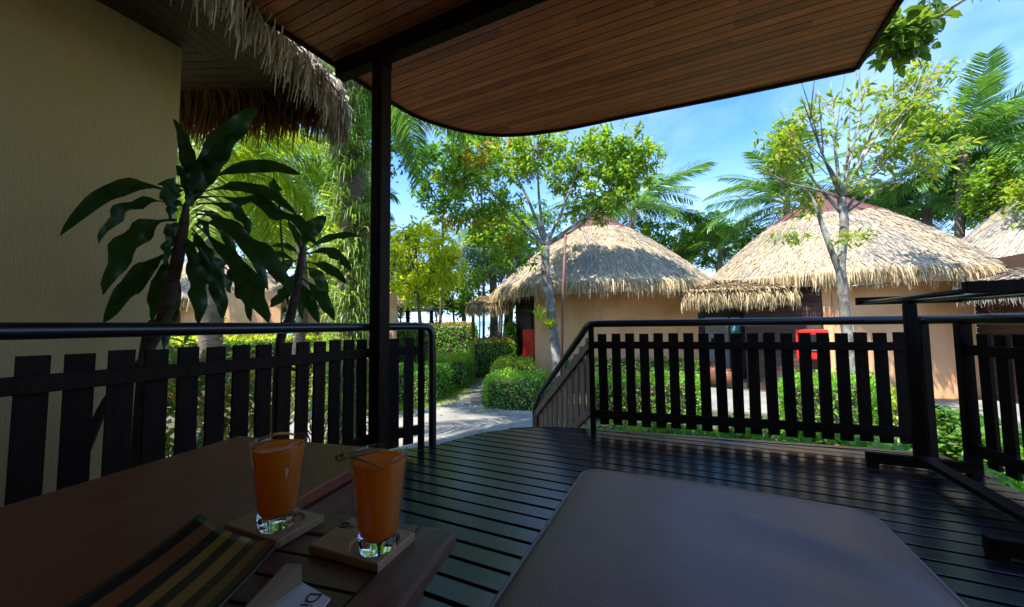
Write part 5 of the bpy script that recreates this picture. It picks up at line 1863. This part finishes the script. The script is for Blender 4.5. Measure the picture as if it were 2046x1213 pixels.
# ------------------------------------------------------------------ PALMS
def frond_mesh(L, seed, arch=0.5, w=0.5, nl=56, hang=0.5, lw=0.022):
    """one coconut frond from the origin along +x: rib and leaflets"""
    r = np.random.default_rng(seed)
    s = np.linspace(0, 1, 14)
    rib = np.stack([L * (s - 0.18 * arch * s ** 2), 0.06 * L * np.sin(s * 2.2) * r.uniform(-1, 1), L * (0.30 * s * arch - 0.85 * arch * s ** 2.1)], 1)
    b = MB().tube(rib, np.linspace(0.022, 0.004, 14) * (L / 3.0), 4)
    nrib = len(b.f)
    parts_ = []
    for sg in (-1, 1):
        t = np.linspace(0.14, 0.995, nl) + r.normal(0, 0.004, nl)
        t = np.clip(t, 0.1, 1)
        base = np.stack([np.interp(t, s, rib[:, k]) for k in range(3)], 1)
        tg = unit(np.stack([np.interp(t, s, np.gradient(rib[:, k])) for k in range(3)], 1))
        side = unit(np.cross(tg, np.array([0, 0, 1.0]))) * sg
        ll = w * np.sin(PI * np.clip(0.12 + 0.80 * t, 0, 1)) ** 0.6 * r.uniform(0.85, 1.08, nl)
        fwd = 0.55 + 0.4 * t
        d = unit(side + tg * fwd[:, None] + np.array([0, 0, 0.18]) + r.normal(0, 0.05, (nl, 3)))
        hg = (hang * r.uniform(0.7, 1.3, nl))[:, None]
        P = np.stack([base, base + d * ll[:, None] * 0.35, base + d * ll[:, None] * 0.7 - np.array([0, 0, 1.0]) * hg * ll[:, None] * 0.28,
                      base + d * ll[:, None] * 0.93 - np.array([0, 0, 1.0]) * hg * ll[:, None] * 0.75], 1)
        Wd = np.array([0.6, 1.0, 0.8, 0.12])[None] * lw * np.ones((nl, 1))
        parts_.append(strips(P, Wd, unit(np.cross(d, np.array([0, 0, 1.0])) + r.normal(0, .15, (nl, 3)))))
    lv_v, lv_f = merge(parts_)
    V = np.concatenate([np.array(b.v), lv_v])
    F = [list(f) for f in b.f] + [list(f + len(b.v)) for f in lv_f]
    me = new_mesh('frond', V, F)
    return me, nrib


def frond_set(tag_, lf, **kw):
    out = []
    for i in range(4):
        me, nr = frond_mesh(1.0, 900 + i + hash(tag_) % 1, **{**kw, 'arch': kw.get('arch', 0.5) * (0.75 + 0.2 * i)})
        me.materials.append(lf); me.materials.append(RACH)
        mi = np.zeros(len(me.polygons), dtype=np.int32); mi[:nr] = 1
        me.polygons.foreach_set('material_index', mi)
        out.append(me)
    return out


FR_G = frond_set('g', LF_PALM, w=0.26, lw=0.013, nl=64)
FR_Y = frond_set('y', LF_PALMY, w=0.27, lw=0.014, nl=64, hang=0.7)
FR_B = frond_set('b', LF_PALMB, w=0.26, lw=0.013, nl=60, hang=0.75)


def palm(label, base, top, r0, r1, fr, n, L, seed, el=(-0.5, 1.1), spec=None, group='coconut palms', trunk_mat=PALMT, name='coconut_palm'):
    base = np.array(base, float); top = np.array(top, float)
    t = thing(name, label, 'palm tree', tuple(base), group)
    r = np.random.default_rng(seed)
    bend = np.array([r.normal() * .25, r.normal() * .25, 0])
    pts = smooth_line([base, base * .6 + top * .4 + bend, top], 7)
    rad = np.linspace(r0, r1, len(pts)) * (1 + 0.06 * np.sin(np.arange(len(pts)) * 2.4))
    MB().tube(pts, rad, 9).build('trunk', trunk_mat, t, True, loc=base)
    items = spec or [(360.0 * i / n * 2.4 + r.uniform(-18, 18), r.uniform(*el), r.uniform(0.85, 1.1)) for i in range(n)]
    for i, (az, e, ls) in enumerate(items):
        o = put('frond', fr[i % 4], None, t, top)
        o.scale = (L * ls,) * 3
        o.rotation_euler = (r.uniform(-.35, .35), -e, R(az))
    return t


def gpt(px_, dep):
    q = P2(px_, dep, GZ)
    return q


HD = 90 + 24.9     # world azimuth (deg) of the camera's forward direction; +: turns left


palm('big coconut palm rising above the right hut with upright green fronds', gpt(1915, 12.0), W(1925, 300, 12.0), 0.17, 0.11, FR_G, 30, 2.9, 31, el=(-0.35, 1.35))
palm('coconut palm behind the right hut with fronds between the two roofs', gpt(1575, 17.0), W(1572, 405, 17.0), 0.2, 0.13, FR_G, 22, 3.9, 32, el=(-0.35, 1.1))
palm('coconut palm behind the middle hut with fronds over its right slope', gpt(1260, 19.5), W(1262, 425, 19.5), 0.2, 0.13, FR_G, 22, 4.2, 33, el=(-0.3, 1.0))
palm('low coconut palm right behind the right hut with drooping fronds', gpt(1855, 14.0), W(1850, 415, 14.0), 0.2, 0.13, FR_G, 22, 3.0, 34, el=(-0.5, 0.9))
palm('slender coconut palm beside the path in front of the sea view', gpt(936, 18.5), W(925, 500, 18.5), 0.14, 0.09, FR_B, 17, 3.2, 35, el=(-0.4, 1.0))
palm('coconut palm behind the roof post with dark hanging fronds', gpt(765, 8.2), W(762, 165, 8.2), 0.16, 0.11, FR_G, 16, 2.6, 36, el=(-0.7, 0.8))
palm('mossy trunked palm behind the tall dracaena with yellow green fronds', gpt(425, 7.2), W(432, 262, 7.2), 0.20, 0.17, FR_Y, 15, 2.6, 37, el=(-0.9, 0.4))
palm('young palm left of the fern covered trunk with wide sunlit fronds', gpt(585, 10.5), W(590, 330, 10.5), 0.16, 0.11, FR_G, 18, 3.0, 38, el=(-0.6, 0.9))
palm('coconut palm between the left huts with green fronds', gpt(520, 18.0), W(520, 380, 18.0), 0.18, 0.12, FR_G, 18, 3.8, 39, el=(-0.5, 1.0))
palm('far coconut palm right of the big palm at the right edge', gpt(2080, 17.0), W(2080, 260, 17.0), 0.18, 0.12, FR_G, 16, 3.4, 40, el=(-0.3, 1.1))
palm('short palm behind the gap between the huts with stiff dark fronds', gpt(1440, 19.0), W(1440, 500, 19.0), 0.16, 0.12, FR_G, 18, 2.4, 41, el=(-0.2, 1.2))
palm('coconut palm far left behind the plaster wall corner', gpt(345, 11.0), W(345, 350, 11.0), 0.16, 0.12, FR_G, 14, 2.6, 42, el=(-0.6, 0.9))

# fern-covered palm trunk near the post
fb = np.array([*P2(700, 4.7)[:2], GZ])
fp = thing('fern_covered_palm', 'thick palm trunk wrapped in hanging pale green ferns left of the roof post', 'palm tree', tuple(fb))
ftop = W(694, -60, 4.6)
pts = smooth_line([fb, W(702, 640, 4.7), W(705, 420, 4.68), W(700, 180, 4.64), ftop], 6)
MB().tube(pts, np.linspace(0.17, 0.15, len(pts)), 12).build('trunk', PALMT, fp, True, loc=fb)
r = np.random.default_rng(55)
fparts = []
for k in range(620):
    tt = r.uniform(0, 1)
    az = r.uniform(0, 2 * PI)
    c = np.array([np.interp(tt, np.linspace(0, 1, len(pts)), pts[:, j]) for j in range(3)])
    if noise.noise(Vector((math.cos(az) * 1.6, math.sin(az) * 1.6, c[2] * 2.1))) < -0.30:
        continue
    o_ = np.array([math.cos(az), math.sin(az), 0.0])
    n = 15
    a2 = az + r.normal(0, 0.7, n)
    d = np.stack([np.cos(a2), np.sin(a2), r.uniform(-0.2, 0.7, n)], 1)
    b0 = c + o_ * 0.14 + r.normal(0, 0.025, (n, 3))
    ln = r.uniform(0.12, 0.36, n)[:, None]
    dn = np.array([0, 0, 1.0]) * ln * r.uniform(0.35, 1.0, (n, 1))
    P = np.stack([b0, b0 + d * ln * 0.4, b0 + d * ln * 0.72 - dn * 0.22, b0 + d * ln * 0.85 - dn * 0.75], 1)
    Wd = r.uniform(0.010, 0.020, n)[:, None] * np.array([0.5, 1, 0.9, 0.12])[None]
    fparts.append(strips(P, Wd, unit(np.stack([-np.sin(a2), np.cos(a2), r.normal(0, .4, n)], 1))))
V, F = merge(fparts)
stuff(put('ferns', new_mesh('ferns', V - fb, F), LF_FERN, fp, fb))
for i in range(14):
    o = put('frond', FR_G[i % 4], None, fp, ftop)
    o.scale = (2.7,) * 3; o.rotation_euler = (0, -r.uniform(-0.1, 0.9), R(25.7 * i + 11))
# moss and climbers on the mossy palm
mb_ = gpt(425, 7.2)
V, F = crown_leaves(np.array([P2(r.uniform(412, 448), 7.0 + r.uniform(-.06, .15), z) for z in r.uniform(GZ, 3.6, 420)]), 6, (0.03, 0.07), (0.02, 0.035), 0.05, 66)
ivy = put('climbing_ivy', new_mesh('climbing_ivy', V - mb_, F), LF_HEY, None, mb_)
tag(ivy, 'small leaved climber covering the mossy palm trunk behind the tall dracaena', 'climber')

# ------------------------------------------------------------------ TREES
# tree in front of the middle hut
t1b = np.array([*P2(1112, 9.3)[:2], GZ])
d1 = 9.3
cl_list = []
for (x, y, dd, rx, ry, n, sd) in [(1010, 330, 9.2, 1.25, 0.75, 90, 1), (1150, 330, 9.4, 1.3, 0.75, 100, 2), (920, 350, 8.9, 0.75, 0.65, 50, 3), (1250, 350, 9.5, 0.95, 0.8, 80, 4), (1190, 410, 9.7, 1.15, 0.55, 60, 5),
                                  (985, 420, 9.1, 1.0, 0.4, 40, 6), (930, 440, 8.8, 0.7, 0.35, 24, 7), (1060, 290, 9.8, 1.2, 0.55, 60, 8), (1220, 290, 9.3, 0.85, 0.5, 44, 9), (1280, 310, 9.3, 0.6, 0.5, 26, 10),
                                  (1020, 505, 9.0, 0.75, 0.5, 34, 11), (960, 555, 9.2, 0.4, 0.25, 9, 12)]:
    cc = W(x, y, dd)
    cl_list.append(cluster_points(cc, (rx, rx * .85, ry), n, 700 + sd, 0.02, 1.7, 0.1))
T1C = np.concatenate(cl_list)
green = np.array([noise.noise(Vector(p * 0.8)) + 0.14 * (p[0] + 4.0) for p in T1C]) > -0.26
limbs1 = []
f0 = W(1090, 492, d1)
for tgt, r0 in [((930, 345), .05), ((1000, 300), .055), ((1075, 290), .05), ((1160, 320), .055), ((1250, 340), .055), ((1210, 400), .04), ((970, 420), .035)]:
    e = W(*tgt, d1 + random.uniform(-.5, .4))
    m_ = f0 * 0.5 + e * 0.5 + np.array([0, 0, -0.12 if tgt[0] > 1100 else 0.05]) + np.array([random.uniform(-.1, .1), 0, 0])
    limbs1.append(([f0, m_, e], r0, 0.012))
tree('almond_tree', 'broad leafy tree with pale trunk and rusty green crown before the middle hut', tuple(t1b),
     [(t1b, 0.145), (W(1110, 700, d1), 0.125), (W(1099, 600, d1), 0.118), (W(1090, 540, d1), 0.115), (f0, 0.105)], limbs1, T1C[green], LF_T1, 13, (0.11, 0.20), (0.045, 0.072), 0.17, 71, BARK,
     extra=(LF_T1R, T1C[~green], 12), droop=0.3, up=0.1)
o = bpy.data.objects.new('tmp', None)
bpy.data.objects.remove(o)
# bird's nest fern tuft on its trunk
c = W(1098, 655, d1 - 0.15)
V, F = blades(c, 60, 0.55, 0.035, 0.05, 81, 0.7)
tag(put('nest_fern', new_mesh('nest_fern', V - c, F), LF_YEL, None, c), 'yellow green nest fern growing on the pale trunk before the middle hut', 'fern')
c = W(1078, 640, d1 - 0.15)
V, F = blades(c, 16, 0.6, 0.06, 0.03, 82, 1.0)
tag(put('nest_fern', new_mesh('nest_fern', V - c, F), LF_YEL, None, c), 'upright strap leaved fern on the left of the pale trunk above the nest fern', 'fern')
# rusty lamp pole beside it
pb = P2(1118, 9.0)
tag(MB().tube([np.array([pb[0], pb[1], GZ]), W(1124, 600, 9.0), W(1130, 468, 9.0)], 0.035, 8).build('rusty_pole', RUST, None, True, loc=np.array([pb[0], pb[1], GZ])), 'thin rusty brown pole standing beside the pale trunk', 'pole')

# sparse pale tree in front of the right hut
d2_ = 6.6
t2b = np.array([*P2(1698, d2_)[:2], GZ])
fk = W(1680, 395, d2_)
lim2 = []
ends = [((1560, 250), .03), ((1600, 190), .03), ((1660, 165), .035), ((1700, 200), .035), ((1760, 210), .04), ((1830, 160), .04), ((1880, 110), .03), ((1540, 360), .025), ((1790, 320), .03), ((1860, 330), .025), ((1740, 140), .025), ((1620, 290), .025)]
T2C = []
for i, (tgt, r0) in enumerate(ends):
    e = W(*tgt, d2_ + random.uniform(-.6, .6))
    st0 = fk if i % 3 else W(1684, 430, d2_)
    m_ = st0 * 0.55 + e * 0.45 + np.array([random.uniform(-.08, .08), random.uniform(-.08, .08), 0.05])
    lim2.append(([st0, m_, e], r0, 0.006))
    for k in range(3):
        s_ = random.uniform(0.35, 0.8)
        q = st0 * (1 - s_) + e * s_
        e2 = q + (e - st0) * random.uniform(.25, .5) + np.array([random.uniform(-.4, .4), random.uniform(-.4, .4), random.uniform(-.1, .5)])
        lim2.append(([q, (q + e2) / 2 + np.array([0, 0, .03]), e2], r0 * 0.4, 0.004))
for (x, y, rx, ry, n, sd) in [(1590, 270, .55, .35, 20, 1), (1570, 330, .4, .3, 16, 2), (1640, 210, .6, .35, 10, 3), (1700, 230, .7, .5, 14, 4), (1790, 220, .6, .4, 34, 5), (1840, 160, .5, .35, 28, 6), (1870, 240, .4, .3, 12, 7),
                              (1770, 300, .6, .35, 26, 8), (1850, 320, .6, .3, 24, 9), (1600, 400, .4, .3, 22, 10), (1560, 300, .3, .3, 10, 11), (1720, 370, .3, .25, 5, 12)]:
    T2C.append(cluster_points(W(x, y, d2_ + random.uniform(-.4, .5)), (rx, rx, ry), n, 800 + sd, -0.15, 1.4, 0.1))
T2C = np.concatenate(T2C)
lim2.append(([W(1690, 580, d2_), W(1650, 470, d2_), W(1636, 430, d2_)], 0.055, 0.035))
lim2.append(([W(1636, 430, d2_), W(1622, 395, d2_), W(1600, 370, d2_)], 0.03, 0.012))
lim2.append(([W(1700, 572, d2_), W(1740, 568, d2_), W(1830, 575, d2_ - .2)], 0.016, 0.005))
tree('sparse_tree', 'sparse pale barked tree with thin yellowing leaves before the right hut', tuple(t2b),
     [(t2b, 0.125), (W(1704, 760, d2_), 0.095), (W(1690, 640, d2_), 0.080), (W(1680, 540, d2_), 0.073), (W(1687, 450, d2_), 0.067), (fk, 0.056)], lim2, T2C, LF_T2, 8, (0.11, 0.20), (0.034, 0.058), 0.18, 91, BARK, droop=0.25, up=0.05, twig_r=0.006)
c2_ = np.concatenate([cluster_points(W(x, y, d2_ - 0.2), (.22, .2, .09), 6, 860 + i, -0.3) for i, (x, y) in enumerate([(1570, 470), (1600, 480), (1720, 475), (1690, 480)])])
V, F = crown_leaves(c2_, 7, (0.08, 0.15), (0.025, 0.04), 0.1, 92)
low = put('lower_sprays', new_mesh('lower_sprays', V - t2b, F), LF_T2, None, t2b)
low.parent = [o for o in bpy.data.objects if o.name.startswith('sparse_tree')][0]
low.location = (0, 0, 0)
stuff(low)

# near branch hanging in at the upper right, from a tree just right of the terrace
nb = np.array([5.2, 4.3, GZ])
cl_ = np.concatenate([cluster_points(W(x, y, 5.2), (rx, rx, ry), n, 880 + i, -0.4, 1.2, 0.0) for i, (x, y, rx, ry, n) in enumerate([(1800, 80, .42, .25, 22), (1770, 60, .3, .22, 12), (1840, 40, .3, .2, 12), (1830, 95, .25, .12, 8)])])
e_ = W(1815, 70, 5.2)
tree('leafy_tree', 'leafy branch of a near tree hanging in at the upper right by the roof corner', tuple(nb), [(nb, 0.16), (nb + np.array([0.1, 0.05, 2.5]), 0.13), (nb + np.array([-.2, 0.1, 4.6]), 0.10)],
     [([nb + np.array([-.2, .1, 4.6]), (nb + np.array([-.2, .1, 4.9])) * .4 + e_ * .6 + np.array([0, 0, .3]), e_], 0.06, 0.012)], cl_, LF_NEAR, 5, (0.15, 0.25), (0.075, 0.115), 0.12, 93, BARK, droop=0.1, up=-0.1, twig_r=0.007)


hp = []
for (a, c, w0) in (((1862, -40), (1889, 32), 0.035), ((1866, -40), (1872, 18), 0.025), ((1852, -40), (1860, 30), 0.012), ((1935, -40), (1944, 9), 0.03), ((1958, -40), (1960, 6), 0.03), ((1980, -40), (1998, 5), 0.03)):
    A_l, C_l = W(*a, 4.6), W(*c, 4.6)
    hp.append(strips(np.stack([A_l, (A_l + C_l) / 2, C_l])[None], np.array([[w0, w0, 0.002]]), unit(np.cross(C_l - A_l, A_l - EYE)[None])))
V, F = merge(hp)
o = put('hanging_leaves', new_mesh('hanging_leaves', V - nb, F), LF_DRK, [q for q in bpy.data.objects if q.name == 'leafy_tree'][0], nb)


def bg_tree(label, px_, py_, dep, rx, ry, n, lf, seed, name='leafy_tree', k=14, Ln=(0.15, 0.28), Wd=(0.07, 0.12), bark=BARKD, gap=-0.08, spread=0.25, group='trees behind the huts', tr=0.14, droop=0.2, up=0.3):
    tr *= 0.45
    c = W(px_, py_, dep)
    b0 = np.array([c[0] + random.uniform(-.3, .3), c[1] + random.uniform(-.3, .3), GZ])
    cl = cluster_points(c, (rx, rx, ry), n, seed, gap, 1.5, 0.25)
    f_0 = np.array([c[0], c[1], max(GZ + 0.8, c[2] - ry * 0.75)])
    lm = []
    rg = np.random.default_rng(seed)
    for i in range(7):
        e = cl[rg.integers(len(cl))]
        lm.append(([f_0, (f_0 + e) / 2 + np.array([0, 0, 0.15 * ry]), e], tr * 0.5, 0.02))
    return tree(name, label, tuple(b0), [(b0, tr), ((b0 + f_0) / 2 + np.array([0.08, 0, 0]), tr * .9), (f_0, tr * .75)], lm, cl, lf, k, Ln, Wd, spread, seed, bark, group=group, twig_r=0.012, droop=droop, up=up)


bg_tree('fresh green tree behind the rusty crown at its upper left', 885, 360, 15.0, 1.3, 1.9, 130, LF_GRN, 1001)
bg_tree('bright green tree peeping above the rusty crown', 960, 300, 16.5, 1.5, 1.2, 110, LF_T1, 1002)
bg_tree('tree crown showing between the roof post and the open sky', 745, 280, 10.5, 1.15, 1.3, 120, LF_GRN, 1003, Ln=(0.10, 0.17), Wd=(0.05, 0.08))
bg_tree('lime yellow leaved tree beyond the railing post', 835, 525, 10.6, 1.35, 1.15, 150, LF_YEL, 1004, Ln=(0.16, 0.27), Wd=(0.06, 0.09), k=15, droop=0.35, up=0.1)
bg_tree('lime yellow shrubby tree behind the fern covered palm', 640, 500, 12.5, 1.8, 1.0, 170, LF_YEL, 1005)
bg_tree('green tree between the left palms', 520, 420, 16.0, 2.6, 2.2, 200, LF_T1, 1006)
bg_tree('green tree behind the far left hut', 380, 430, 19.0, 2.6, 2.4, 170, LF_GRN, 1007)
bg_tree('tall green tree behind the fern covered palm', 660, 380, 17.0, 2.6, 2.6, 200, LF_T1, 1008)
bg_tree('wispy casuarina tree left of the sea view', 870, 560, 25.0, 2.6, 2.6, 260, LF_BLU, 1009, name='casuarina_tree', Ln=(0.3, 0.6), Wd=(0.02, 0.04), k=10, droop=0.5, up=-0.5)
bg_tree('second wispy casuarina tree nearer the shore', 800, 540, 30.0, 3.0, 3.4, 260, LF_BLU, 1010, name='casuarina_tree', Ln=(0.3, 0.6), Wd=(0.025, 0.045), k=10, droop=0.5, up=-0.5)
bg_tree('dark dense tree standing right of the sea view', 1000, 510, 20.5, 1.9, 2.0, 230, LF_DRK, 1011)
bg_tree('dark tree behind the left slope of the middle hut', 1060, 470, 22.0, 2.4, 2.2, 200, LF_GRN, 1012)
bg_tree('dense green bushy tree above the hut at the right edge', 2045, 375, 10.6, 1.35, 1.25, 340, LF_T1, 1013, Ln=(0.10, 0.18), Wd=(0.05, 0.08), gap=-0.3, k=16)
bg_tree('yellow green tree crown at the right edge in front of the bushy tree', 2110, 400, 9.0, 0.8, 0.8, 90, LF_T2, 1014, Ln=(0.10, 0.18), Wd=(0.05, 0.08))
bg_tree('green tree far behind the gap between the huts', 1430, 492, 22.0, 3.0, 1.5, 300, LF_GRN, 1015)
bg_tree('green tree behind the right slope of the middle hut', 1335, 478, 21.0, 2.6, 1.5, 260, LF_T1, 1016)
bg_tree('green tree behind the right hut roof', 1800, 425, 17.0, 2.4, 1.5, 260, LF_GRN, 1017)
bg_tree('dark tree low behind the lime yellow tree', 760, 560, 19.0, 2.4, 2.0, 200, LF_DRK, 1018)
bg_tree('large green tree at the far right above the bushy tree', 2130, 300, 14.0, 1.8, 1.4, 220, LF_GRN, 1019)
bg_tree('tall dark tree behind the far left palms', 450, 500, 24.0, 3.4, 2.8, 220, LF_DRK, 1020)
for i, (px_, dep, py_) in enumerate(((985, 17.5, 470), (1007, 16.0, 460))):
    b0 = gpt(px_, dep)
    tp_ = W(px_ + (12 if i else -6), py_, dep)
    tt_ = thing('leaning_trunk', ('knobbly bare trunk left of the middle hut roof', 'ivy clad trunk beside the sea view')[i], 'tree', tuple(b0))
    pts = smooth_line([b0, (b0 + tp_) / 2 + np.array([.12, 0, 0]), tp_], 6)
    MB().tube(pts, np.linspace(0.22, 0.15, len(pts)), 9).build('trunk', PALMT, tt_, True, loc=b0)
    cl = np.array([pts[random.randrange(len(pts))] + np.array([random.uniform(-.2, .2), random.uniform(-.3, -.1), random.uniform(-.3, .3)]) for _ in range(70)])
    V, F = crown_leaves(cl, 6, (0.06, 0.14), (0.04, 0.07), 0.1, 1100 + i)
    stuff(put('ivy', new_mesh('ivy', V - b0, F), LF_GRN, tt_, b0))

bg_tree('light green shrubby tree over the tall hedge left of the path', 905, 590, 17.5, 1.7, 1.0, 170, LF_T1, 1030, group='trees near the sea view')
bg_tree('yellow tipped shrubby tree behind the flat shelter', 812, 585, 17.0, 1.5, 0.9, 120, LF_YEL, 1031, group='trees near the sea view', k=14)
bg_tree('wispy casuarina tree hanging over the sea view', 955, 520, 23.0, 1.9, 2.4, 150, LF_BLU, 1032, name='casuarina_tree', Ln=(0.3, 0.6), Wd=(0.02, 0.04), k=10, droop=0.5, up=-0.5, group='trees near the sea view')
bg_tree('green leafy tree hanging low behind the left slope of the middle hut', 1000, 470, 14.5, 1.3, 0.9, 110, LF_T1, 1033, group='trees near the sea view')
# far wooded belt left and right of the sea opening
r = np.random.default_rng(1234)
cc = []
for k in range(900):
    side_ = r.uniform(0, 1)
    if side_ < 0.45:
        px_ = r.uniform(250, 800); dep = r.uniform(26, 36)
        top = 5.0 + 2.0 * noise.noise(Vector((px_ * .01, 0, 0)))
    else:
        px_ = r.uniform(1040, 2150); dep = r.uniform(24, 34)
        top = 4.2 + 1.6 * noise.noise(Vector((px_ * .01, 3, 0)))
    cc.append(P2(px_, dep, GZ + r.uniform(0.2, 1.0) * (top - GZ) * 0.95))
V, F = crown_leaves(np.array(cc), 26, (0.25, 0.5), (0.12, 0.24), 0.7, 1235)
stuff(put('far_woods', new_mesh('far_woods', V, F), LF_DRK))
